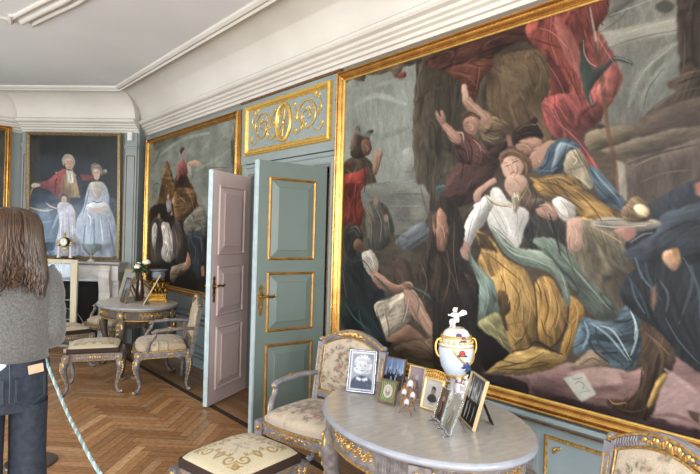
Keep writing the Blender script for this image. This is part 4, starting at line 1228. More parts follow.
def mantel_clock():
    root = thing('mantel_clock', 'small portico clock with two white columns and a round dial on the mantel', 'clock', on_breast(.945, .145, 1.13), -PI/4)
    g = G(); g.box((0, 0, .012), (.26, .10, .024)); g.box((0, 0, .03), (.235, .085, .014)); g.build('base', 'black', root, bevel=.002)
    for sx in (-1, 1):
        g = G(); g.lathe([(.028, .036), (.028, .05), (.020, .056), (.019, .20), (.023, .205), (.028, .212), (.028, .224)], (sx*.085, 0, 0), 14, 0)
        g.lathe([(.029, .052), (.029, .058)], (sx*.085, 0, 0), 14, 1); g.lathe([(.024, .198), (.026, .206)], (sx*.085, 0, 0), 14, 1)
        g.lathe([(.010, .224), (.016, .235), (.014, .252), (.004, .268), (.007, .274), (.0, .284)], (sx*.085, 0, 0), 10, 1); g.build('column', ['porcelain', 'gilt_bright'], root)
    g = G(); R = Matrix.Rotation(PI/2, 3, 'X'); g.lathe([(.058, -.03), (.064, -.02), (.064, .03), (.05, .034)], (0, 0, .255), 28, rot=R); g.box((0, 0, .21), (.20, .05, .02)); g.build('drum', 'black', root)
    g = G(); g.lathe([(.045, .034), (.043, .038), (.0, .038)], (0, 0, .255), 24, rot=R); d = g.build('dial', 'porcelain', root)
    g = G(); g.tube([(0, -.04, .255), (.0, -.041, .285)], .0022, 5); g.tube([(0, -.04, .255), (-.018, -.041, .245)], .0025, 5)
    for k in range(12): a = 2*PI*k/12; g.box((.037*math.sin(a), -.0395, .255+.037*math.cos(a)), (.003, .002, .007), R=Matrix.Rotation(a, 3, 'Y'))
    g.build('clock_hands', 'black', d)
    g = G(); g.tube([(.05*math.cos(a), -.037, .255+.05*math.sin(a)) for a in np.linspace(0, 2*PI, 25)[:-1]], .005, 6, closed=True)
    g.ell((0, 0, .33), (.018, .016, .016)); g.lathe([(.012, .34), (.02, .352), (.008, .366), (.012, .374), (0, .392)], (0, 0, 0), 10)
    g.ell((0, -.02, .165), (.03, .012, .022)); g.ell((0, -.015, .10), (.016, .01, .02)); g.tube([(0, -.01, .2), (0, -.012, .1)], .003, 5); g.build('gilt_mounts', 'gilt_bright', root)
mantel_clock()
def compote(s, label, off=.185):
    root = thing('glass_compote', label, 'glass bowl', on_breast(s, off, 1.13), -PI/4, 'glass bowls on the mantelpiece')
    g = G(); g.lathe([(.008, .085), (.02, .092), (.06, .13), (.098, .185), (.118, .235), (.121, .235), (.101, .182), (.062, .124), (.02, .084)], (0, 0, 0), 28); g.build('bowl', 'glass_pale', root)
    g = G(); g.lathe([(.05, 0), (.052, .006), (.03, .018), (.02, .03), (.0, .03)], (0, 0, 0), 20, cap=True); g.build('foot', 'porcelain', root)
    g = G(); g.lathe([(.016, .028), (.008, .045), (.015, .06), (.009, .07), (.018, .09), (0, .092)], (0, 0, 0), 14); g.build('stem', 'gilt_bright', root)
compote(.545, 'clear glass footed bowl near the right-hand end of the mantel')
compote(1.33, 'clear glass footed bowl on the mantel, half hidden by the woman\'s hair')
def fire_screen():
    root = thing('fire_screen', 'tall cream wooden screen frame with glazed squares standing before the hearth', 'fire screen', on_breast(.80, .60), -PI/4)
    w, h = .56, 1.17
    for sx in (-1, 1):
        g = G(); g.loft([[(sx*w/2+a*r, b*.9*r, z) for a, b in ((-.043, -.02), (.043, -.02), (.043, .02), (-.043, .02))] for z, r in ((0, .9), (.5, .95), (1.05, 1.05), (h, 1.0))]); g.box((sx*w/2, 0, .03), (.06, .30, .05)); g.build('post', 'cream_wood', root, bevel=.005)
    for z in (h-.025, .14): g = G(); g.box((0, 0, z), (w-.05, .032, .055)); g.build('rail', 'cream_wood', root, bevel=.004)
    g = G()
    for x in (-.09, .09): g.box((x, 0, .65), (.009, .008, 1.0))
    for z in (.40, .65, .90): g.box((0, 0, z), (w-.06, .009, .009))
    g.build('glazing_bar', 'steel', root)
    g = G(); g.box((0, 0, .65), (w-.06, .003, .98)); g.build('screen_glass', 'glass', root)
    for sx in (-1, 1):
        g = G(); g.ell((sx*w/2, -.024, h-.03), (.007, .004, .007)); g.build('peg', 'frame_wood', root)
fire_screen()
g = G(Matrix.Translation(B_(.105, 0, 2.865)) @ Matrix.Rotation(-PI/4, 4, 'Z')); g.box((0, -.055, 0), (.066, .05, .12)); g.box((0, -.083, -.015), (.05, .012, .06)); 
o = g.build('motion_detector', 'plastic_white', bevel=.008); tag(o, 'small white plastic motion detector on the pilaster top beside the portrait', 'sensor')

# ================================================================== FURNITURE
def cabriole(x, y, z0, ox, oy, s=1., carved=True, n_=10, rad=1.):
    """one curved leg from the rail at z0 down to the floor, bowing out towards (ox, oy)"""
    L = math.hypot(ox, oy); ox, oy = ox/L, oy/L; g = G(); h = z0
    keys = [(0, .0, 1.25), (.10, .016, 1.35), (.22, .030, 1.3), (.38, .020, 1.0), (.58, -.006, .72), (.78, -.022, .56), (.90, -.014, .54), (.965, .006, .66), (1., .026, .72)]
    ts = np.linspace(0, 1, 22); out = interp([(k[0], k[1]) for k in keys], ts); rr = interp([(k[0], k[2]) for k in keys], ts)
    P = [(x+ox*o*s, y+oy*o*s, h*(1-t)+.012*t) for t, o in zip(ts, out)]
    g.tube(P, [.026*s*r*rad for r in rr], n_, 0)
    e = P[-1]; g.ell((e[0]+ox*.012*s, e[1]+oy*.012*s, .016*s), (.024*s, .024*s, .016*s), 0, 8, 6)
    if carved:
        px, py = -oy, ox
        for k in (-1, 1):          # scrolled knee
            q = []
            for t in np.linspace(0, 1, 18):
                a = t*3.2*PI; r = .034*s*(1-t)+.006*s
                q.append((x+ox*(.042*s)+px*k*(.012*s)+px*k*r*.35*math.cos(a), y+oy*(.042*s)+py*k*.012*s+py*k*r*.35*math.cos(a), h*.84+r*math.sin(a)))
            g.tube(q, .0075*s, 5, 1)
        for i in range(9):
            t = .10+.075*i; o = float(np.interp(t, [k[0] for k in keys], [k[1] for k in keys])); r = .026*s*rad*float(np.interp(t, [k[0] for k in keys], [k[2] for k in keys]))
            w = (1-.07*i)*s
            g.ell((x+ox*(o*s+r*.92), y+oy*(o*s+r*.92), h*(1-t)), (.012*w, .012*w, .017*w), 1, 6, 5)
        g.ell((e[0]+ox*.022*s, e[1]+oy*.022*s, .024*s), (.012*s, .012*s, .013*s), 1, 6, 5)
    return g
def rosette_block(g, x, y, z, ox, oy, sz, h, m0=0, m1=1):
    a = math.atan2(-ox, oy); R = Matrix.Rotation(a, 3, 'Z')
    g.box((x, y, z), (sz, sz, h), m0, R)
    for d in ((ox, oy), (-oy, ox), (oy, -ox)):
        c = (x+d[0]*sz/2, y+d[1]*sz/2, z); R2 = Matrix.Rotation(math.atan2(-d[0], d[1]), 3, 'Z')
        g.ell((c[0]+d[0]*.002, c[1]+d[1]*.002, z), (sz*.26, .008, sz*.26), m1, 8, 5, R2)
        for i in range(6):
            t = i*PI/3; p = R2 @ Vector((sz*.27*math.cos(t), 0, sz*.27*math.sin(t))); g.ell((c[0]+p.x, c[1]+p.y, z+p.z), (sz*.10, .006, sz*.10), m1, 6, 4, R2)

# cloth with woven pattern
def tapestry_paint(n=70, seed=1, damask=False):
    p = Paint(1, 1, n, 'b5a48a' if damask else 'c4b6a2'); rnd = random.Random(seed)
    if damask:
        for k in range(16):
            x, y = rnd.uniform(0, 1), rnd.uniform(0, 1); r = rnd.uniform(.06, .13)
            p.stroke('d2c8b2', .035, [(x+r*(1-t*.8)*math.cos(t*9), y+r*(1-t*.8)*math.sin(t*9)) for t in np.linspace(0, 1, 9)])
            p.stroke('8c7a5e', .014, [(x+r*1.2*math.cos(t*5), y+r*1.2*math.sin(t*5)) for t in np.linspace(0, 1, 6)])
        return p
    for k in range(170):
        x, y = rnd.uniform(.0, 1.), rnd.uniform(.0, 1.); p.ell(rnd.choice(['a89c88', '97907c', 'b3a08c', 'a08e7a', 'd0c4b2', '8b8a78']), .006, .3, (x, y), (rnd.uniform(.015, .04), rnd.uniform(.007, .014)), rnd.uniform(0, 3))
    for k in range(60):
        x, y = .5+rnd.gauss(0, .30), .5+rnd.gauss(0, .30); r = rnd.uniform(.022, .05)
        p.ell(rnd.choice(['9c706a', '8a5c58', 'a8827a', '7d5650', '97766c']), .008, .35, (x, y), (r, r*.85)); p.ell(rnd.choice(['c9aaa0', '86585a', 'd2bcae', 'b88f88']), .006, .3, (x+.008, y-.006), (r*.5, r*.42))
        for j in range(3):
            a = rnd.uniform(0, 6.3); p.stroke(rnd.choice(['6f7560', '7f806a', '5f6552']), .012, [(x+r*math.cos(a), y+r*math.sin(a)), (x+1.7*r*math.cos(a+.2), y+1.7*r*math.sin(a+.2)), (x+2.1*r*math.cos(a+.6), y+2.1*r*math.sin(a+.6))])
    return p
def stool_paint():
    p = Paint(1, 1, 130, 'c0b498', .05); c = '94793f'
    for q in range(4):
        def T(x, y):
            for _ in range(q): x, y = y, 1-x
            return (x, y)
        for cx, k in ((.30, 1), (.70, -1)):
            p.stroke(c, .026, [T(cx+k*(.085*(1-t*.75))*math.cos(t*8+2.6)*.95, .19+(.085*(1-t*.75))*math.sin(t*8+2.6)) for t in np.linspace(0, 1, 14)])
            p.stroke(c, .022, [T(cx-k*.09, .20), T(cx-k*.13, .15), T(cx-k*.17, .17), T(cx-k*.2, .23)])
            for a in (-.5, .3, 1.1): p.stroke(c, .02, [T(cx+k*.07, .24), T(cx+k*(.07+.05*math.cos(a)), .24+.06*math.sin(a)+.02)])
        p.stroke(c, .03, [T(.5, .12), T(.47, .2), T(.5, .28)]); p.stroke(c, .03, [T(.5, .12), T(.53, .2), T(.5, .28)])
        for d in (-.04, .04): p.stroke(c, .02, [T(.5, .26), T(.5+d, .22), T(.5+d*1.8, .25)])
        p.stroke(c, .024, [T(.15+.05*(1-t*.7)*math.cos(t*8), .15+.05*(1-t*.7)*math.sin(t*8)) for t in np.linspace(0, 1, 10)])
    rnd = random.Random(4)
    for k in range(40):
        a = rnd.uniform(0, 6.3); r = abs(rnd.gauss(0, .10)); x, y = .5+r*math.cos(a), .5+r*math.sin(a)
        p.stroke(rnd.choice(['8f8d78', 'a09478', '9a9484', 'b0a07c']), .014, [(x, y), (x+.02*math.cos(a+1), y+.02*math.sin(a+1)), (x+.045*math.cos(a), y+.045*math.sin(a))])
    return p
def cushion(name, paint, mt, parent, outline, z0, z1, dome, loc=None, M_=None, side_col=None):
    """padded top: outline(u,v)->x,y for u,v in 0..1; sides drop from the rounded rim at z1 to z0"""
    n = paint.nx; ny = paint.ny; pad = 4
    u = np.concatenate([np.zeros(pad), np.linspace(0, 1, n), np.ones(pad)]); v = np.concatenate([np.zeros(pad), np.linspace(0, 1, ny), np.ones(pad)])
    co = np.zeros((len(v), len(u), 3)); U, V = np.meshgrid(u, v)
    x, y = outline(U, V); e = (1-np.abs(2*U-1)**3.2)*(1-np.abs(2*V-1)**3.2); rim = np.minimum(1, e*7)**.5
    z = z1-.012*(1-rim)+dome*(e**.7)
    def ring(k, arr):
        idx = np.arange(arr.shape[k]); d = np.maximum(pad-idx, idx-(arr.shape[k]-1-pad)); return np.clip(d, 0, pad)
    ru = ring(1, U)[None, :]; rv = ring(0, V)[:, None]; rr = np.maximum(ru*np.ones_like(rv), rv*np.ones_like(ru))
    z = np.where(rr > 0, (z1-.012)+(z0-(z1-.012))*rr/pad, z)
    co[..., 0] = x; co[..., 1] = y; co[..., 2] = z
    c = paint.colors(); c = np.pad(c, ((pad, pad), (pad, pad), (0, 0)), mode='edge')
    if side_col is not None: c[rr > 0] = np.array(lin(side_col))
    if M_ is not None:
        q = co.reshape(-1, 3) @ np.array(M_.to_3x3()).T+np.array(M_.translation); co = q.reshape(co.shape)
    return grid_mesh(name, co, c, mt, parent, loc, flip=True)

def armchair(name, label, loc, rotz, paint_seat, paint_back, frame='furniture_paint', group=None):
    root = thing(name, label, 'armchair', loc, rotz, group)
    mats = [frame, 'gilt_soft']; wf, wb = .28, .25; yf, yb = .25, -.235
    g = G()                                                  # seat rail
    out = smoothpath([(-wf, yf, 0), (-.12, yf+.03, 0), (.12, yf+.03, 0), (wf, yf, 0)], 6)
    ringp = [(p[0], p[1]) for p in out]+[(wb, yb), (-wb, yb)]
    inner = [(x*.86, y*.84) for x, y in ringp]
    secs = [[(x, y, .33) for x, y in ringp], [(x, y, .395) for x, y in ringp], [(x*.985, y*.985, .402) for x, y in ringp], [(x, y, .402) for x, y in inner], [(x, y, .33) for x, y in inner], [(x, y, .33) for x, y in ringp]]
    g.loft(secs, 0, cap=False)
    g.tube([(x*1.005, y*1.005, .396) for x, y in ringp], .0095, 6, 1, closed=True); g.tube([(x*1.003, y*1.003, .336) for x, y in ringp], .005, 6, 1, closed=True)
    for i, x in enumerate(np.linspace(-.15, .15, 15)):
        yy = yf+.03-.4*x*x+.004; g.ell((x, yy, .365+.008*math.sin(i*2.2)), (.013, .006, .012*(1.3-abs(x)*4)), 1, 6, 5)
    for sx in (-1, 1):
        for i in range(5): g.ell((sx*(wf-.01-.012*i-.05), yf+.012, .365), (.006, .004, .008), 1, 6, 4)
        for i in range(5): g.ell((sx*(wf-.02), .06-.03*i, .365+.004*math.sin(i*2)), (.005, .016, .009), 1, 6, 4)
    g.build('seat_rail', mats, root, smooth=35)
    for sx in (-1, 1):
        l = cabriole(sx*wf*.97, yf*.97, .34, sx*.6, .8); rosette_block(l, sx*wf*.97, yf*.97, .366, 0, 1, .062, .078); l.build('leg', mats, root)
        l = cabriole(sx*wb*.96, yb+.02, .34, sx*.85, -.35); rosette_block(l, sx*wb*.96, yb+.02, .366, sx, 0, .058, .076); l.build('leg', mats, root)
    cushion('seat_cushion', paint_seat, 'tapestry', root, lambda U, V: ((U-.5)*2*(wb*.93+(wf*.94-wb*.93)*(1-V))*(1-.05*(2*V-1)**4), yb+.04+(1-V)*(yf-yb-.05)+.03*(1-V)*(1-(2*U-1)**2)), .40, .445, .05)
    # back: leaning plane y = yb - .16*(z-.42)
    by = lambda z: yb-.02-.17*(z-.42)
    for sx in (-1, 1):
        s = G(); secs = []
        for z, w in ((.36, .9), (.46, 1), (.6, 1), (.8, 1.02), (.815, 1.1)):
            x = sx*(wb+.012*(z-.4)); secs.append([(x+a*w, by(z)+b, z) for a, b in ((-.024, -.016), (.024, -.016), (.024, .018), (-.024, .018))])
        s.loft(secs, 0)
        for d in (-.012, .012):
            s.tube([(sx*(wb+.012*(z-.4))+d, by(z)+.019, z) for z in (.47, .62, .77)], .0035, 5, 1)
            s.tube([(sx*(wb+.012*(z-.4))+d, by(z)-.017, z) for z in (.47, .62, .77)], .0035, 5, 1)
        s.tube([(sx*(wb+.012*(z-.4))-.012+.024*t, by(z)+.019, z) for t in (0, 1) for z in (.77,)], .0035, 5, 1)
        s.ell((sx*(wb+.004), by(.83)+.004, .832), (.026, .02, .018), 0, 10, 6); s.ell((sx*(wb+.004), by(.83)+.022, .832), (.011, .007, .011), 1, 8, 5)
        s.build('stile', mats, root, smooth=35)
    crest = []; A = []
    for t in np.linspace(-1, 1, 25):
        x = t*wb*.98; z = .835+.085*math.cos(t*PI/2)**.9 if abs(t) < 1 else .835
        A.append((x, z))
    s = G(); secs = []
    for i, (x, z) in enumerate(A):
        lo = z-.052; secs.append([(x, by(z)-.018, lo), (x, by(z)-.018, z), (x, by(z)+.012, z+.004), (x, by(z)+.022, z-.006), (x, by(z)+.020, lo)])
    s.loft(secs, 0)
    s.tube([(x, by(z)+.024, z-.004) for x, z in A], .006, 6, 1); s.tube([(x, by(z)+.022, z-.049) for x, z in A], .005, 6, 1); s.tube([(x, by(z)-.02, z-.004) for x, z in A], .004, 6, 1)
    for i in range(-9, 10):
        x = i*.012; z = .835+.085*math.cos(x/(wb*.98)*PI/2)**.9-.026
        s.ell((x, by(z)+.024, z+.006*math.sin(i*1.7)), (.010, .007, .011*(1.5-abs(i)*.09)), 1, 6, 5)
    for sx in (-1, 1):
        for i in range(9):
            x = sx*(.13+i*.011); z = .835+.085*math.cos(x/(wb*.98)*PI/2)**.9-.027; s.tube([(x, by(z)+.02, z-.016), (x, by(z)+.026, z), (x, by(z)+.02, z+.016)], .0035, 5, 0)
    s.build('crest_rail', mats, root, smooth=35)
    s = G(); s.box((0, by(.475), .475), (2*wb-.04, .032, .045)); s.tube([(-wb+.03, by(.475)+.018, .494), (wb-.03, by(.475)+.018, .494)], .0045, 6, 1); s.build('back_rail', mats, root)
    # upholstered back panel, padded front, arched top; the outside back is covered too
    n, m = paint_back.nx, paint_back.ny; U, V = np.meshgrid(np.linspace(-1, 1, n), np.linspace(0, 1, m)); xx = U*(wb-.032); top = .788+.08*np.cos(U*PI/2*.9)**.9; zz = .50+(1-V)*(top-.50)
    e = (1-np.abs(U)**3)*(1-np.abs(2*V-1)**3); co = np.stack([xx, yb-.02-.17*(zz-.42)+.008+.030*e**.5, zz], -1)
    grid_mesh('back_cushion', co, paint_back.colors(), 'tapestry', root, flip=True)
    co2 = co.copy(); co2[..., 1] = yb-.02-.17*(zz-.42)-.008-.010*e**.5; grid_mesh('outside_back', co2, paint_back.colors(), 'tapestry', root)
    s = G(); bord = [(xx[0, i], zz[0, i]) for i in range(0, n, 3)]+[(xx[j, -1], zz[j, -1]) for j in range(0, m, 4)]+[(xx[-1, i], zz[-1, i]) for i in range(n-1, -1, -4)]+[(xx[j, 0], zz[j, 0]) for j in range(m-1, 0, -4)]
    s.tube([(x, by(z)+.016, z) for x, z in bord], .005, 5, 0, closed=True); s.build('bead_moulding', 'gilt_soft', root)
    for sx in (-1, 1):                                        # open arms
        a = G(); P = smoothpath([(sx*(wb+.004), by(.60)+.01, .605), (sx*(wb+.03), -.14, .612), (sx*(wb+.045), -.02, .608), (sx*(wb+.045), .08, .60), (sx*(wb+.044), .115, .586)], 5)
        a.tube(P, interp([(0, .015), (.4, .019), (.8, .021), (1, .017)], np.linspace(0, 1, len(P))), 8, 0)
        a.ell((sx*(wb+.044), .115, .588), (.024, .016, .022), 0, 10, 7); a.ell((sx*(wb+.044), .128, .588), (.010, .008, .010), 1, 8, 5)
        a.tube([(p[0]+sx*.012, p[1], p[2]+.014) for p in P[3:-2]], .004, 5, 1); a.ell((P[9][0], P[9][1], P[9][2]+.02), (.014, .03, .008), 1, 8, 5)
        q = smoothpath([(sx*(wb+.044), .095, .590), (sx*(wb+.044), .105, .54), (sx*(wb+.034), .15, .48), (sx*(wb+.02), .165, .40)], 5)
        a.tube(q, interp([(0, .015), (.5, .018), (1, .022)], np.linspace(0, 1, len(q))), 8, 0); a.tube([(p[0]+sx*.004, p[1]+.016, p[2]) for p in q[2:-2]], .006, 5, 1)
        a.build('arm', mats, root, smooth=50)
    return root
P_SEAT, P_BACK = tapestry_paint(76, 2), tapestry_paint(60, 9)
P_DAM = tapestry_paint(60, 5, True)
A0 = armchair('armchair', 'floral tapestry armchair against the wall beside the green door', (-.682, 2.582, 0), math.atan2(.975, -.22), P_SEAT, P_BACK, 'furniture_lilac', 'painted and gilt armchairs')
dup(A0, (-1.098, .726, 0), math.atan2(.90, .44), 'armchair showing only its arched floral back, past the near table under the big painting', 'painted and gilt armchairs')
A1 = armchair('armchair', 'damask seated armchair by the pink door leaf, facing the far table', (-.61, 5.26, 0), math.atan2(.95, .31), P_DAM, P_DAM, 'furniture_paint', 'painted and gilt armchairs')
dup(A1, (-.535, 6.97, 0), math.atan2(.95, -.31), 'armchair behind the far table, near the chimneypiece', 'painted and gilt armchairs')

def stool(label, loc, rotz):
    root = thing('stool', label, 'stool', loc, rotz, 'embroidered stools'); w, d = .235, .215; mats = ['furniture_paint', 'gilt_soft']
    ringp = [(-w, -d), (w, -d), (w, d), (-w, d)]
    g = G(); secs = [[(x*k, y*k, z) for x, y in ringp] for k, z in ((1, .315), (1, .378), (.97, .385), (.8, .385), (.8, .315), (1, .315))]; g.loft(secs, 0, cap=False)
    for z, r in ((.376, .004), (.32, .004)): g.tube([(x*1.004, y*1.004, z) for x, y in ringp], r, 5, 1, closed=True)
    for sy in (-1, 1):
        for x in np.linspace(-.13, .13, 13): g.ell((x, sy*(d+.002), .349), (.009, .004, .010 if abs(x) > .03 else .016), 1, 6, 4)
        g.box((0, sy*(d+.001), .349), (2*w-.12, .004, .034), 0)
    for sx in (-1, 1):
        for y in np.linspace(-.11, .11, 11): g.ell((sx*(w+.002), y, .349), (.004, .009, .010 if abs(y) > .03 else .016), 1, 6, 4)
    g.build('seat_rail', mats, root, smooth=35)
    for sx in (-1, 1):
        for sy in (-1, 1):
            l = cabriole(sx*w*.96, sy*d*.96, .33, sx, sy); rosette_block(l, sx*w*.97, sy*d*.97, .35, 0, sy, .056, .07); l.build('leg', mats, root)
    g = G(); g.loft([[(x*k, y*k, z) for x, y in ringp] for k, z in ((.93, .384), (.965, .39), (.965, .428), (.95, .433))], 0); g.build('velvet_band', 'velvet_brown', root, bevel=.012)
    cushion('cushion_top', P_STOOL, 'tapestry', root, lambda U, V: ((U-.5)*2*w*.95, (.5-V)*2*d*.95), .418, .436, .046)
    return root
P_STOOL = stool_paint()
S0 = stool('embroidered cream stool nearest the viewer, in front of the green door', (-1.376, 2.350, 0), .175)
dup(S0, (-1.185, 5.53, 0), math.atan2(-.36, .92), 'embroidered cream stool in front of the far table, its whole scrolled top showing')
dup(S0, (-1.22, 6.62, 0), .10, 'embroidered stool behind the other far stool, its left corner by the woman\'s sleeve')

def oval_table(label, loc, rotz, frame='furniture_paint', top='marble'):
    root = thing('occasional_table', label, 'table', loc, rotz, 'marble topped tables'); a, b, zt = .57, .43, .75
    def ell(inset, z, n=72): return [((b-inset)*math.cos(2*PI*j/n), (a-inset)*math.sin(2*PI*j/n), z) for j in range(n)]
    g = G(); g.loft([ell(.03, .718), ell(.012, .720), ell(.004, .728), ell(.002, .736), ell(.006, .744), ell(.014, .7495)], 1, cap=False)
    g.add(ell(.014, .7495), [tuple(range(72))], 0); g.add(ell(.03, .718), [tuple(range(72))[::-1]], 1)
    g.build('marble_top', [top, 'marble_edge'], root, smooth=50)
    mats = [frame, 'gilt_soft']
    g = G(); g.loft([ell(.06, .60), ell(.045, .604), ell(.045, .615), ell(.055, .622), ell(.055, .70), ell(.038, .706), ell(.038, .718), ell(.12, .718), ell(.12, .60), ell(.06, .60)], 0, cap=False)
    g.tube(ell(.044, .61)[::2], .006, 6, 1, closed=True); g.tube(ell(.037, .711)[::2], .004, 6, 1, closed=True); g.build('apron', mats, root, smooth=40)
    leg_t = [math.atan2(sy*.72, sx*.70) for sx in (-1, 1) for sy in (-1, 1)]
    for t in leg_t:
        x, y = (b-.075)*math.cos(t), (a-.075)*math.sin(t); nx, ny = math.cos(t)/b, math.sin(t)/a; L = math.hypot(nx, ny); nx, ny = nx/L, ny/L
        l = cabriole(x, y, .625, nx, ny, 1.35, True, 12, 1.05); rosette_block(l, x+nx*.008, y+ny*.008, .660, nx, ny, .088, .10)
        l.build('leg', mats, root)
    rnd = random.Random(11)
    lt = sorted(t % (2*PI) for t in leg_t)
    for i in range(4):
        t0, t1 = lt[i], lt[(i+1) % 4]+(2*PI if i == 3 else 0); g = G()
        def pt(t, z, o=.0): return ((b-.055+o)*math.cos(t), (a-.055+o)*math.sin(t), z)
        ts = np.linspace(t0+.30*(t1-t0), t0+.70*(t1-t0), 40)
        g.tube([pt(t, .662+.012*math.sin(k*.9), .002) for k, t in enumerate(ts)], .0035, 5)
        for k, t in enumerate(ts):
            for s_ in (-1, 1): q = pt(t, .662+.012*math.sin(k*.9)+s_*.011, .002); g.ell(q, (.0055, .0055, .0038*rnd.uniform(.8, 1.5)), 0, 6, 4)
        g.ell(pt((t0+t1)/2, .662, .006), (.014, .014, .018), 0, 8, 6)
        g.build('gilt_garland', 'gilt_soft', root)
        for fl in (np.linspace(.12, .27, 9), np.linspace(.73, .88, 9)):
            g = G()
            for f in fl: t = t0+f*(t1-t0); g.tube([pt(t, .63, .0), pt(t, .695, .0)], .0045, 5)
            g.tube([pt(t0+f*(t1-t0), .63, -.001) for f in fl], .004, 5); g.build('fluting', frame, root)
    return root
T0 = oval_table('oval grey marble topped table crowded with photographs and a porcelain urn', (-.885, 1.585, 0), math.radians(-13))
oval_table('marble topped table near the fireplace carrying roses and leaning frames', (-.585, 6.09, 0), math.radians(-4), 'furniture_dark', 'marble_brightened')

# ================================================================== PHOTOGRAPHS AND ORNAMENTS ON THE TABLES
ZT = .7505
def photo_frame(name, label, x, y, yaw, lean, w, h, fw, fmat, pic, z=ZT, group='photographs on the near table', depth=.012, prop='easel', mount=None, cat='photo frame', easel_mat='black'):
    root = thing(name, label, cat, (x, y, z), yaw, group)
    Mx = Matrix.Rotation(-lean, 4, 'X'); iw, ih = w-2*fw, h-2*fw
    g = G(Mx @ Matrix.Translation((0, 0, h/2))); g.rect(iw, ih, [(0, .002), (0, -depth*.5), (fw*.3, -depth*.8), (fw*.7, -depth*.8), (fw, -depth*.3), (fw, depth*.5), (0, depth*.5)]); g.build('frame', fmat, root, smooth=30)
    p = pic; nx, ny = p.nx, p.ny; sx, sy = iw/p.w, ih/p.h
    co = np.zeros((ny, nx, 3)); co[..., 0] = (p.X-p.w/2)*sx; co[..., 1] = -.001; co[..., 2] = h/2+(p.h/2-p.Y)*sy
    R = np.array(Mx.to_3x3()); co = (co.reshape(-1, 3) @ R.T).reshape(co.shape)
    grid_mesh('photograph', co, p.colors()*.62, 'photo_print', root)
    if prop == 'easel':
        g = G(Mx); g.box((0, depth*.5+.001, h/2), (w-.006, .003, h-.006)); g.build('backboard', 'black', root)
        top = Mx @ Vector((0, depth*.6, h*.72)); ft = Vector((0, top.y+h*.30, .001)); s = Vector((w*.14, 0, 0)); t = Vector((0, .003, 0))
        g = G(); g.loft([[top-s*.6, top+s*.6, top+s*.6+t, top-s*.6+t], [ft-s, ft+s, ft+s+t, ft-s+t]]); g.build('easel_back', easel_mat, root)
    elif prop == 'wire':
        top = Mx @ Vector((0, depth*.6, h*.6))
        for sx_ in (-1, 1):
            g = G(); q = Mx @ Vector((sx_*w*.3, -.016, .004))
            g.tube(smoothpath([(q.x, q.y-.002, q.z+.012), (q.x, q.y-.004, q.z-.004), (q.x, q.y+.012, -.008), (sx_*w*.28, .004, -z+ZT+.002), (sx_*w*.4, -.022, -z+ZT+.003), (sx_*w*.28, -.03, -z+ZT+.008)], 4), .0018, 5)
            g.build('wire_foot', 'silver', root)
        g = G(); g.tube([(0, top.y, top.z), (.0, top.y+.05, -z+ZT+.001)], .002, 5); g.build('wire_prop', 'silver', root)
    return root
def gray_girl():
    p = Paint(1, 1.4, 70, '8f949c', .1); p.poly('a3a8b0', .1, .1, [(0, 0), (1, 0), (1, .7), (0, .7)])
    p.poly('8a909c', .05, .2, [(0, 0), (1, 0), (1, .95), (0, .95)])
    p.poly('b9bec8', .05, .4, [(.20, .5), (.16, .36), (.26, .2), (.45, .11), (.66, .13), (.82, .26), (.88, .48), (.84, .70), (.72, .78), (.3, .78), (.17, .66)])
    for k in range(16): a = k*2.4; x, y = .5+.32*math.cos(a), .44+.31*math.sin(a); p.stroke(('ccd0d8', '9aa0ac')[k % 2], .04, [(x-.03, y+.03), (x, y-.03), (x+.03, y+.01), (x+.02, y+.06)])
    p.ell('c9ccd2', .05, .05, (.5, .53), (.205, .25)); p.ell('aab0ba', .05, .1, (.62, .6), (.09, .16))
    for k in range(6): x = .34+k*.065; p.stroke('aeb4be', .035, [(x, .24), (x-.015, .29), (x+.015, .33)])
    for x in (.41, .6): p.ell('3c4048', .012, 0, (x, .5), (.03, .018))
    p.stroke('6a6f78', .03, [(.43, .66), (.5, .69), (.58, .65)]); p.stroke('8a8e96', .02, [(.5, .52), (.48, .6), (.52, .61)])
    p.poly('3d4a63', .03, .15, [(.05, 1.4), (.1, 1.05), (.35, .88), (.65, .88), (.92, 1.05), (.96, 1.4)]); p.poly('dadde2', .015, .05, [(.3, .9), (.5, .98), (.44, 1.06), (.26, 1.0)]); p.poly('dadde2', .015, .05, [(.7, .9), (.5, .98), (.56, 1.06), (.76, 1.0)])
    for a, b in (((0, 0), (1, .06)), ((0, 1.34), (1, 1.4)), ((0, 0), (.07, 1.4)), ((.93, 0), (1, 1.4))): p.poly('dcdee0', .005, 0, [a, (b[0], a[1]), b, (a[0], b[1])], False)
    return p
def group_pic(seed, tone='5a6880', dark='1e222a', light='b8c4d8', n=9, w=1., h=1.3):
    p = Paint(w, h, 60, tone, .3); rnd = random.Random(seed)
    for k in range(n):
        x, y = rnd.uniform(.05, w-.05), rnd.uniform(h*.25, h*.6)
        p.poly(dark, .03, .3, [(x-.13, h), (x-.12, y+.12), (x, y+.05), (x+.12, y+.12), (x+.13, h)]); p.ell(light, .02, .2, (x, y), (.055, .07))
    for k in range(n): x = rnd.uniform(0, w); p.stroke(light, .04, [(x, rnd.uniform(0, h*.4)), (x+.03, rnd.uniform(h*.2, h*.5)), (x, h*.5)])
    for k in range(n//2): x = rnd.uniform(0, w); p.stroke(light, .05, [(x, h*.6), (x+.02, h*.75), (x, h*.95)])
    return p
def man_pic():
    p = Paint(1, 1.35, 50, 'cfcac4', .05); p.poly('3f3b3a', .04, .15, [(.2, .98), (.3, .75), (.5, .66), (.72, .75), (.82, .98), (.5, 1.1)]); p.ell('6f6660', .02, .1, (.52, .5), (.13, .18)); p.poly('3a3634', .02, .1, [(.38, .42), (.45, .3), (.6, .3), (.66, .45), (.52, .38)]); p.ell('8f877f', .02, .1, (.5, .53), (.09, .11)); p.stroke('8a8480', .03, [(.3, 1.18), (.7, 1.16)])
    return p
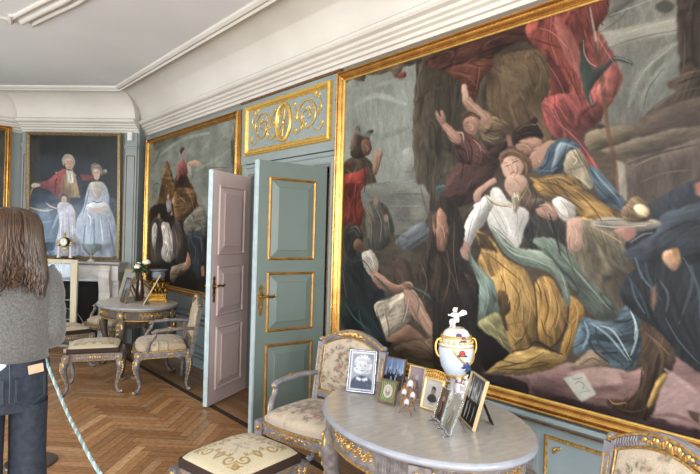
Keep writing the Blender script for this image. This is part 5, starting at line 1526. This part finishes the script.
def lady_pic(tone, dark, light):
    p = Paint(1, 1.7, 50, tone, .15); p.poly(dark, .05, .3, [(.25, 1.7), (.3, 1.1), (.4, .7), (.6, .7), (.72, 1.1), (.8, 1.7)]); p.ell(light, .03, .1, (.5, .55), (.12, .16)); p.stroke(light, .06, [(.4, .8), (.45, 1.1), (.38, 1.4)]); return p
def oval_pic():
    p = Paint(1, 1.15, 50, '66744a', .3)
    for k in range(8): p.stroke('93a070', .05, [(k*.14, 0), (k*.14+.1, .5), (k*.12, 1.15)])
    p.ell('e0d8cc', .015, .05, (.5, .55), (.29, .36)); p.ell('b8aaa0', .02, .1, (.5, .55), (.23, .30)); p.ell('8f7f78', .03, .1, (.5, .62), (.14, .18)); p.ell('d6c2b4', .02, .05, (.5, .48), (.09, .12)); return p

photo_frame('photo_frame', 'silver framed photograph of a smiling fair haired girl, at the table end by the armchair', -.897, 1.989, -1.005, .25, .152, .217, .010, 'silver', gray_girl())
photo_frame('photo_frame', 'small green frame with an oval miniature, in front of the bluish group photograph', -.916, 1.785, -1.402, .25, .102, .115, .008, 'frame_wood', oval_pic())
photo_frame('photo_frame', 'dark framed bluish group photograph behind the small green oval frame', -.733, 1.926, -1.382, .25, .132, .171, .006, 'frame_wood', group_pic(3, '6f87ad', '1d2430', 'a9bede'))
photo_frame('photo_frame', 'tall faded mauve photograph behind the gilt cluster of miniatures', -.753, 1.752, -1.411, .25, .094, .162, .006, 'gilt_pale', lady_pic('96868c', '6d5f66', 'b8a8a8'))
photo_frame('photo_frame', 'black and white photograph of a crowd in a pale gilt frame, beside the urn', -.833, 1.372, -2.162, .265, .177, .216, .007, 'frame_cream', group_pic(8, '54555a', '0f1012', 'cfd2d6', 14, 1., 1.25))
photo_frame('photo_frame', 'narrow brown portrait in a glass frame on wire feet', -.922, 1.462, -1.972, .311, .074, .142, .004, 'glass_pale', lady_pic('6b5648', '3b2e28', 'a89484'), z=ZT+.012, prop='wire', depth=.006)
photo_frame('photo_frame', 'pale standing figure photograph in a green edged glass frame on wire feet', -.994, 1.359, -2.199, .362, .125, .151, .005, 'glass_pale', lady_pic('aaa69a', '7f7c70', 'c0bcae'), z=ZT+.012, prop='wire', depth=.006)
def filigree_frame():
    r = photo_frame('photo_frame', 'gilt frame with a pierced scrolled crest holding a dark suited man\'s portrait', -.823, 1.589, -1.553, .256, .118, .150, .014, 'gilt_pale', man_pic())
    g = G(Matrix.Rotation(-.256, 4, 'X') @ Matrix.Translation((0, -.004, .15))); rnd = random.Random(2)
    for k in range(9):
        x = -.052+k*.013; hh = .012+.018*math.cos(x/.06*1.4)
        g.tube([(x+.008*(1-t*.7)*math.cos(t*7), 0, hh*.6+.010*(1-t*.7)*math.sin(t*7)) for t in np.linspace(0, 1, 10)], .0022, 5)
        g.tube([(x, 0, -.002), (x+.004, 0, hh), (x-.003, 0, hh+.008)], [.003, .0035, .002], 5)
        g.ell((x, -.002, hh+.006), (.006, .004, .005), 0, 6, 4)
    g.build('crest', 'gilt', r)
filigree_frame()
def cluster_frame():
    root = thing('miniature_stand', 'small gilt openwork stand of four oval miniatures in front of the urn', 'photo frame', (-.965, 1.613, ZT), -1.437, 'photographs on the near table')
    Mx = Matrix.Rotation(-.25, 4, 'X')
    for i, (cx, cz, r) in enumerate(((0, .138, .021), (-.026, .096, .018), (.022, .092, .018), (-.004, .056, .018))):
        g = G(Mx); ring = [(cx+r*math.cos(a), 0, cz+r*1.2*math.sin(a)) for a in np.linspace(0, 2*PI, 19)[:-1]]; g.tube(ring, .004, 6, closed=True)
        for a in np.linspace(0, 2*PI, 11)[:-1]: g.ell((cx+(r+.003)*math.cos(a), -.002, cz+(r*1.2+.003)*math.sin(a)), .0032, 0, 6, 4)
        f = g.build('oval_frame', 'gilt_dark', root)
        q = Paint(1, 1.2, 24, '9aa0b0', .1); q.poly('3a3c48', .05, .2, [(.2, 1.2), (.3, .8), (.7, .8), (.8, 1.2)]); q.ell('d8ccc4', .03, .1, (.5, .5), (.2, .25))
        U, V = np.meshgrid(np.linspace(0, 1, 24), np.linspace(0, 1, q.ny)); a = (U-.5)*2; b = (.5-V)*2
        ex = a*np.sqrt(1-b*b/2); ez = b*np.sqrt(1-a*a/2); co = np.stack([cx+ex*r, 0*ex, cz+ez*r*1.2], -1); co = (co.reshape(-1, 3) @ np.array(Mx.to_3x3()).T).reshape(co.shape)
        grid_mesh('miniature', co, q.colors(), 'photo_print', f)
    g = G(Mx)
    for P in ([(-.006, 0, .035), (-.03, 0, .02), (-.036, 0, .002)], [(.002, 0, .035), (.026, 0, .018), (.032, 0, .002)], [(0, 0, .165), (.006, 0, .172), (0, 0, .178)], [(-.02, 0, .12), (-.036, 0, .128), (-.03, 0, .11)], [(.02, 0, .118), (.036, 0, .122), (.03, 0, .105)], [(-.024, 0, .07), (-.036, 0, .05), (-.02, 0, .04)], [(.02, 0, .068), (.034, 0, .05), (.014, 0, .04)]): g.tube(smoothpath(P, 5), .0026, 5)
    g.build('scroll_stand', 'gilt_dark', root)
    g = G(); t = Mx @ Vector((0, .003, .11)); g.tube([t, (0, t.y+.05, .002)], .0025, 5); g.build('prop', 'gilt_dark', root)
cluster_frame()
def putto(g, x, y, z, s, face, wings=False, lean=.3):
    """a small porcelain figure"""
    R = Matrix.Rotation(face, 4, 'Z'); o = g.M; g.M = o @ Matrix.Translation((x, y, z)) @ R @ Matrix.Scale(s, 4)
    g.tube(smoothpath([(0, 0, .30), (.02, 0, .42), (.10*lean*2, 0, .58), (.16*lean*2, 0, .68)], 4), interp([(0, .13), (.4, .14), (.8, .13), (1, .07)], np.linspace(0, 1, 13)), 10)
    hx = .22*lean*2; g.ell((hx, 0, .82), (.115, .105, .125), 0, 10, 8); g.ell((hx+.11, 0, .80), (.03, .025, .025), 0, 6, 4)
    for a in range(7): g.ell((hx-.04+.07*math.cos(a), .07*math.sin(a), .90), (.05, .05, .045), 0, 6, 4)
    for sy in (-1, 1):
        g.tube(smoothpath([(.14*lean*2, sy*.10, .66), (.22, sy*.20, .56), (.38, sy*.12, .56), (.46, sy*.06, .60)], 4), interp([(0, .055), (.5, .045), (1, .035)], np.linspace(0, 1, 13)), 8)
        g.tube(smoothpath([(0, sy*.08, .30), (.24, sy*.12, .30), (.26, sy*.10, .12), (.22, sy*.10, 0), (.34, sy*.1, -.01)], 4), interp([(0, .09), (.4, .075), (.8, .045), (1, .035)], np.linspace(0, 1, 17)), 8)
        if wings: g.loft([[(-.02, sy*.06, .66), (-.06, sy*.08, .50), (-.08, sy*.06, .58)], [(-.16, sy*.20, .84), (-.20, sy*.22, .56), (-.20, sy*.20, .68)], [(-.30, sy*.30, .80), (-.34, sy*.34, .64), (-.34, sy*.32, .72)]])
    g.M = o
def urn():
    root = thing('porcelain_urn', 'white and gilt porcelain lidded urn with flowers and a cherub on its lid', 'urn', (-.575, 1.635, ZT), .2)
    g = G(); g.lathe([(.075, 0), (.078, .01), (.06, .018), (.035, .03), (.028, .06), (.024, .09), (.03, .105), (.042, .112)], n=28); g.lathe([(.079, .004), (.08, .008), (.079, .012)], n=28, m=1, cap=False); g.build('foot', ['porcelain', 'gilt_bright'], root)
    for k, a in enumerate((-2.55, -1.0, .4)):
        g = G(); putto(g, .062*math.cos(a), .062*math.sin(a), .014, .115, a+PI*.75); g.build('cherub_figure', 'porcelain', root)
    g = G(); g.lathe([(.030, .108), (.050, .125), (.072, .165), (.085, .215), (.088, .245), (.084, .268)], n=32, m=0, cap=False)
    g.lathe([(.084, .268), (.086, .272), (.086, .276), (.078, .283), (.072, .305), (.075, .312), (.07, .318)], n=32, m=2, cap=False)
    for z, r in ((.27, .087), (.31, .076), (.125, .053), (.112, .04)): g.tube([(r*math.cos(a), r*math.sin(a), z) for a in np.linspace(0, 2*PI, 33)[:-1]], .0035, 6, 1, closed=True)
    for k in range(18): a = 2*PI*k/18; g.ell((.081*math.cos(a), .081*math.sin(a), .292), (.008, .008, .009), 1, 6, 4)
    g.build('urn_body', ['porcelain_blue', 'gilt_bright', 'porcelain'], root, smooth=50)
    for a in (-.75, 2.4):
        g = G(); c, s = math.cos(a), math.sin(a)
        g.tube([(c*r, s*r, z) for r, z in [(p[0], p[1]) for p in smoothpath([(.078, .305), (.10, .298), (.108, .26), (.098, .225), (.085, .215)], 4)]], .005, 6); g.build('urn_handle', 'gilt_bright', root)
    g = G(); sw = []
    for t in np.linspace(0, 1, 26): a = -2.9+t*2.3; z = .262-.075*math.sin(t*PI); r = float(np.interp(z, [.125, .165, .215, .245, .268], [.05, .072, .085, .088, .084]))+.004; sw.append((r*math.cos(a), r*math.sin(a), z))
    g.tube(sw, .005, 6); g.build('swag', 'gilt_bright', root)
    rnd = random.Random(6)
    for mt, pts in (('flower_red', [(-2.35, .245), (-2.3, .10)]), ('flower_purple', [(-2.5, .325), (-2.2, .31)]), ('flower_blue', [(-2.0, .185), (-1.7, .165)])):
        for a, z in pts:
            r = float(np.interp(z, [.1, .125, .165, .215, .245, .268, .325], [.045, .05, .072, .085, .088, .084, .06]))+.004
            g = G()
            for j in range(7): q = j*2*PI/6; e = 0 if j == 6 else .0085; g.ell((r*math.cos(a)-e*math.cos(q)*math.sin(a), r*math.sin(a)+e*math.cos(q)*math.cos(a), z+e*math.sin(q)), .0085 if j < 6 else .007, 0, 6, 5)
            for j in (-1, 1): g.ell((r*math.cos(a+j*.2), r*math.sin(a+j*.2), z-.012), (.009, .009, .005), 1, 6, 4)
            g.build('porcelain_flower', [mt, 'leaf_green'], root)
    g = G(); g.lathe([(.074, .318), (.068, .326), (.056, .345), (.036, .358), (.026, .362), (.0, .364)], n=28); g.lathe([(.037, .3565), (.038, .360), (.03, .362)], n=24, m=1, cap=False); g.lathe([(.076, .316), (.077, .320), (.074, .324)], n=28, m=1, cap=False); lid = g.build('lid', ['porcelain', 'gilt_bright'], root)
    g = G(); putto(g, 0, 0, .362, .105, 2.75, True); g.build('cherub_finial', 'porcelain', lid)
urn()

# the far table
FG = 'frames on the far table'
photo_frame('photo_frame', 'large cream and gilt photograph frame leaning at the left rim of the far table', -.637, 6.46, -1.57, .25, .32, .36, .03, 'frame_cream', lady_pic('b8bcc2', '8d9096', 'd8dade'), group=FG, easel_mat='frame_wood')
photo_frame('photo_frame', 'dark wood photograph frame standing before the cream frame on the far table', -.744, 6.124, -1.648, .26, .22, .285, .022, 'frame_wood', group_pic(5, '8f98a4', '3f444c', 'c9d2dc', 7), group=FG, easel_mat='frame_wood')
photo_frame('photo_frame', 'gilt edged frame seen from its side, propped on a strut on the far table', -.57, 5.93, -2.0, .48, .24, .37, .02, 'frame_cream', lady_pic('9a948c', '5a544c', 'c8c0b4'), group=FG, z=ZT+.004, easel_mat='frame_cream')
def centrepiece():
    root = thing('gilt_centrepiece', 'gilt bronze centrepiece of little figures carrying a blue grey stone bowl', 'centrepiece', (-.325, 6.17, ZT), -.4)
    g = G(); g.box((0, 0, .015), (.20, .20, .03)); g.box((0, 0, .05), (.18, .18, .045)); g.box((0, 0, .078), (.195, .195, .012))
    for k in range(7):
        for d in ((1, 0), (-1, 0), (0, 1), (0, -1)): t = -.07+k*.0233; g.ell((d[0]*.091+d[1]*t, d[1]*.091+d[0]*t, .05), (.010, .010, .014), 0, 6, 4)
    g.build('plinth', 'ormolu', root, bevel=.003)
    for k in range(3):
        a = 2*PI*k/3+.5; g = G(); putto(g, .05*math.cos(a), .05*math.sin(a), .085, .185, a, lean=.12); g.build('bronze_figure', 'ormolu', root)
    g = G(); g.lathe([(.02, .22), (.03, .24), (.07, .262), (.078, .30), (.072, .335), (.09, .348), (.105, .355), (.105, .362), (.08, .36), (.06, .33), (0, .31)], n=28); g.build('bowl', 'stone_blue', root)
centrepiece()
def roses():
    root = thing('vase_of_roses', 'dark vase holding white roses and glossy leaves on the far table', 'flower vase', (-.53, 6.20, ZT), 0)
    g = G(); g.lathe([(.035, 0), (.045, .01), (.052, .09), (.040, .20), (.028, .26), (.038, .295), (.032, .295), (.022, .26), (0, .24)], n=20); g.build('vase', 'vase_brown', root)
    rnd = random.Random(9)
    heads = [(.05, -.05, .445, .060), (-.05, -.05, .395, .050), (.0, .06, .42, .045)]
    for x, y, z, r in heads:
        g = G(); g.tube(smoothpath([(0, 0, .26), (x*.5, y*.5, .34), (x, y, z-.02)], 4), .004, 5); g.build('rose_stem', 'leaf_green', root)
        g = G()
        for k in range(16):
            a = k*2.4; q = (k/16)**.6; R = Matrix.Rotation(a, 3, 'Z') @ Matrix.Rotation(.25+q*.9, 3, 'Y')
            c = Vector((x, y, z-.01))+R @ Vector((0, 0, r*.55)); g.ell(c, (r*.42, r*.5, r*.30), 0, 8, 5, R)
        g.build('rose_head', 'rose_white', root)
    for k in range(34):
        a = rnd.uniform(0, 2*PI); b = rnd.uniform(-.3, 1.1); L = rnd.uniform(.06, .095); c = Vector((0, 0, .36)); d = Vector((math.cos(a)*math.cos(b), math.sin(a)*math.cos(b), math.sin(b)))
        p0 = c+d*.03; p1 = c+d*(.03+L); s = d.cross(Vector((0, 0, 1))).normalized()*L*.36; up = Vector((0, 0, .012)); m = (p0+p1)/2+Vector((0, 0, .012)); n_ = d.cross(s).normalized()*.002
        g = G(); g.tube([c, p0], .002, 4); ring = [p0, (p0+m)/2+s*.8, m+s, (m+p1)/2+s*.55, p1-Vector((0, 0, .015)), (m+p1)/2-s*.55, m-s, (p0+m)/2-s*.8]
        g.loft([[q-n_ for q in ring], [q+n_ for q in ring]]); g.build('rose_leaf', 'leaf_green', root)
roses()

# ================================================================== ROPE BARRIER
def post(loc, label):
    root = thing('barrier_post', label, 'barrier post', loc, 0, 'rope barrier posts')
    g = G(); g.lathe([(.155, 0), (.157, .006), (.15, .014), (.08, .024), (.03, .035)], n=36); g.build('base', 'bronze', root)
    g = G(); g.lathe([(.017, .03), (.017, .86), (.024, .865), (.024, .90), (.012, .91), (.02, .93), (0, .95)], n=16); g.build('pole', 'bronze', root)
    g = G(); g.tube([(.02*math.cos(a), .028+.012*math.cos(a), .87+.014*math.sin(a)) for a in np.linspace(0, 2*PI, 13)[:-1]], .003, 5, closed=True); g.build('hook', 'bronze', root)
    return root
post((-2.0, 3.99, 0), 'rope barrier post whose bronze disc base shows by the woman\'s trouser leg')
rp = smoothpath([(-2.0, 3.96, .875), (-2.018, 3.45, .73), (-2.035, 2.98, .62), (-2.044, 2.70, .576), (-2.057, 2.33, .537), (-2.075, 1.8, .56), (-2.09, 1.2, .70), (-2.10, .75, .875)], 26)
root = thing('barrier_rope', 'pale blue and white twisted rope hanging beside the woman across the parquet', 'rope', (-2.05, 2.4, 0), 0)
for k, mt in enumerate(('rope_blue', 'rope_white', 'rope_blue')):
    g = G(); P = []
    for i, p in enumerate(rp): a = i*.95+k*2*PI/3; P.append((p[0]+2.05+.0044*math.cos(a), p[1]-2.4, p[2]+.0044*math.sin(a)))
    g.tube(P, .0050, 5); g.build('rope_strand', mt, root)

# ================================================================== THE VISITOR
def woman():
    root = thing('person', 'woman with long brown hair, grey sweater and dark jeans, seen from behind', 'person', (-2.338, 2.70, 0), -.11)
    # one continuous body grown from a skeleton
    V = [(0, 0, .92), (0, .01, 1.06), (0, .0, 1.22), (0, -.01, 1.34), (0, .0, 1.42), (0, .02, 1.50), (0, .025, 1.575)]; R = [.10, .095, .11, .10, .05, .078, .072]; E = [(i, i+1) for i in range(6)]
    def chain(start, pts):
        prev = start
        for p, r in pts: V.append(p); R.append(r); E.append((prev, len(V)-1)); prev = len(V)-1
        return prev
    for sx in (-1, 1):
        chain(0, [((sx*.072, -.01, .84), .066), ((sx*.082, -.01, .48), .05), ((sx*.085, -.02, .30), .046), ((sx*.094, -.02, .085), .036), ((sx*.105, .06, .045), .036), ((sx*.115, .17, .03), .028)])
        w = chain(3, [((sx*.13, -.01, 1.345), .05), ((sx*.155, -.02, 1.22), .042), ((sx*.166, -.02, 1.075), .036), ((sx*.14, .12, 1.09), .030), ((sx*.10, .225, 1.13), .024), ((sx*.075, .265, 1.15), .028), ((sx*.058, .30, 1.165), .026)])
        for k in range(4):
            o = (k-1.5)*.018; L = (.9, 1.05, 1., .8)[k]
            chain(w, [((sx*(.05-.0), .315, 1.165+o), .0095), ((sx*(.035), .345*1, 1.17+o+.004), .0088), ((sx*(.035-.03*L), .352, 1.172+o), .008), ((sx*(.035-.05*L), .338, 1.172+o), .007)])
        chain(w-1, [((sx*.06, .265, 1.185), .011), ((sx*.04, .285, 1.205), .0095), ((sx*.022, .305, 1.21), .008)])
    me = bpy.data.meshes.new('body'); me.from_pydata(V, E, []); o = bpy.data.objects.new('body', me); C.objects.link(o); o.parent = root
    mod = o.modifiers.new('skin', 'SKIN'); 
    for i, s in enumerate(me.skin_vertices[0].data): s.radius = (R[i], R[i]*(.8 if i in (1, 2, 3) else 1)); s.use_root = i == 0
    sb = o.modifiers.new('smooth', 'SUBSURF'); sb.levels = 2; sb.render_levels = 2
    me.materials.append(M['skin'])
    g = G(); g.ell((0, .085, 1.535), (.014, .022, .022), 0, 8, 6); g.ell((0, .10, 1.525), (.013, .013, .010), 0, 8, 6)
    for sx in (-1, 1): g.ell((sx*.078, .01, 1.545), (.010, .02, .032), 0, 8, 6)
    g.build('nose_and_ears', 'skin', root)
    for sx in (-1, 1):
        g = G(); g.ell((sx*.032, .088, 1.56), (.014, .008, .009), 0, 10, 6); e = g.build('eye', 'porcelain', root)
        g = G(); g.ell((sx*.032, .095, 1.56), (.006, .003, .006), 0, 8, 5); g.build('iris', 'hair', e)
    g = G(); g.ell((0, .088, 1.49), (.024, .010, .007), 0, 10, 6); g.build('lips', 'flower_red', root)
    # sweater
    def ell(cx, cy, z, a, b, n=28, ph=0): return [(cx+a*math.cos(2*PI*j/n)*(1+.015*math.sin(6*PI*j/n+ph)), cy+b*math.sin(2*PI*j/n)*(1+.02*math.sin(10*PI*j/n+ph*2)), z) for j in range(n)]
    g = G(); rows = [(.982, .146, .118, 0), (.988, .150, .125, .2), (1.01, .151, .127, .6), (1.035, .157, .135, .9), (1.10, .159, .136, 1.5), (1.18, .160, .134, 2.2), (1.26, .163, .132, 2.9), (1.33, .164, .124, 3.3), (1.375, .150, .11, 3.5), (1.405, .115, .095, 3.6), (1.425, .075, .078, 3.7), (1.437, .062, .066, 3.7)]
    g.loft([ell(0, -.005, z, a, b, 28, p) for z, a, b, p in rows], 0, cap=False); g.loft([ell(0, -.005, .982, .158, .118), ell(0, -.005, 1.0, .15, .11)], 0, cap=False)
    for sx in (-1, 1):
        P = smoothpath([(sx*.115, -.01, 1.365), (sx*.145, -.015, 1.31), (sx*.160, -.022, 1.2), (sx*.168, -.025, 1.09), (sx*.162, .02, 1.055), (sx*.145, .10, 1.075), (sx*.11, .21, 1.12), (sx*.10, .225, 1.127)], 5)
        ts = np.linspace(0, 1, len(P)); rr = [float(np.interp(t, [0, .15, .4, .55, .65, .9, 1], [.055, .058, .050, .048, .048, .042, .036]))*(1+.05*math.sin(i*1.9)) for i, t in enumerate(ts)]
        g.tube(P, rr, 14, 0)
    g.build('sweater', 'knit', root, smooth=60)
    g = G(); g.loft([ell(-.05, -.005, .958, .10, .121), ell(-.05, -.005, .975, .108, .124), ell(-.05, -.005, 1.0, .108, .122)], 0, cap=False); g.build('shirt_hem', 'cotton_white', root)
    # jeans
    g = G(); hip = [(1.00, .136, .108), (.985, .139, .112), (.93, .146, .122), (.87, .152, .13), (.82, .153, .13), (.775, .150, .122)]
    g.loft([ell(0, -.01, z, a, b) for z, a, b in hip], 0, cap=False)
    for sx in (-1, 1):
        legs = [(.80, .078, .076, .118), (.70, .079, .074, .108), (.55, .081, .073, .096), (.40, .085, .077, .098), (.2, .09, .083, .104), (.05, .094, .086, .108), (.03, .094, .084, .106)]
        g.loft([ell(sx*c, -.01, z, a, b, 22, z*9+sx) for z, c, a, b in legs], 0, cap=False)
    je = g.build('jeans', 'denim', root, smooth=60)
    g = G(Matrix.Translation((.095, -.128, .955)) @ Matrix.Rotation(.12, 4, 'Z') @ Matrix.Rotation(-.12, 4, 'Y')); g.box((0, -.002, 0), (.058, .006, .038)); g.build('leather_patch', 'leather_tan', je, bevel=.002)
    for sx in (-1, 1):
        g = G(); pk = [(-.06, .06), (.06, .06), (.062, -.04), (0, -.075), (-.062, -.04)]
        def onhip(u, v): x = sx*.078+u; b = .134*math.sqrt(max(.05, 1-(x/.153)**2)); return (x, -.012-b, .865+v)
        g.loft([[onhip(*p) for p in pk], [(q[0], q[1]-.004, q[2]) for q in [onhip(*p) for p in pk]]]); 
        for k in (.92, .84): g.tube([(q[0], q[1]-.004, q[2]) for q in [onhip(u*k, v*k) for u, v in pk[1:]+pk[:1]]], .0014, 4, 1)
        g.build('back_pocket', ['denim', 'denim_thread'], je)
    g = G(); g.tube([(0, -.124, .99), (.002, -.136, .92), (.002, -.143, .85), (0, -.12, .775)], .003, 5); g.build('seam', 'denim_thread', je)
    for sx in (-1, 1):
        g = G(); g.loft([[(sx*.105+a*k, y+0, z) for a, z in ((-.04, .001), (.04, .001), (.042, .025), (.03, h), (-.03, h), (-.042, .025))] for y, k, h in ((-.075, .7, .07), (-.05, 1, .085), (.05, 1, .08), (.12, 1.1, .055), (.19, .8, .035))]); g.build('shoe', 'black', root, smooth=60)
    # hair: a cap over the skull and long wavy locks
    g = G(); secs = []
    for z, a, b, cy in ((1.645, .02, .02, .0), (1.638, .055, .062, -.0), (1.61, .092, .10, -.005), (1.57, .104, .112, -.015), (1.52, .108, .108, -.03), (1.46, .114, .095, -.045), (1.40, .122, .085, -.065), (1.34, .128, .074, -.082), (1.31, .11, .05, -.10)):
        secs.append([(a*math.cos(t)*(1+.03*math.sin(7*t+z*30)), cy+(b*math.sin(t) if math.sin(t) < 0 else b*.55*math.sin(t) if z < 1.57 else b*.9*math.sin(t))*(1+.05*math.sin(9*t+z*25)), z) for t in np.linspace(0, 2*PI, 41)[:-1]])
    g.loft(secs, 0)
    rnd = random.Random(12)
    for k in range(150):
        t = rnd.uniform(PI*.92, PI*2.08); ph = rnd.uniform(0, 6.3); amp = rnd.uniform(.012, .026); zend = rnd.uniform(1.28, 1.38)-.035*abs(math.cos(t)); P = []
        for q in np.linspace(0, 1, 16):
            z = 1.63-(1.63-zend)*q; a = float(np.interp(z, [1.28, 1.34, 1.40, 1.46, 1.52, 1.57, 1.61, 1.645], [.120, .130, .124, .116, .110, .106, .092, .03])); b = float(np.interp(z, [1.28, 1.34, 1.40, 1.46, 1.52, 1.57, 1.61, 1.645], [.062, .076, .087, .097, .110, .114, .102, .03])); cy = float(np.interp(z, [1.285, 1.34, 1.40, 1.46, 1.52, 1.57, 1.61], [-.10, -.082, -.065, -.045, -.03, -.015, -.005]))
            wv = amp*max(0, q-.2)*(1.3+1.6*max(0, q-.55))*math.sin(q*16+ph); tt = t+wv*6
            P.append((a*math.cos(tt)*1.02, cy+b*math.sin(tt)*1.03-abs(wv)*.4, z))
        g.tube(P, [.0095*(1-.75*max(0, q-.6)/.4)*(.5+min(1, q*4)*.5) for q in np.linspace(0, 1, 16)], 5)
    g.build('hair', 'hair', root, smooth=70)
    return root
woman()
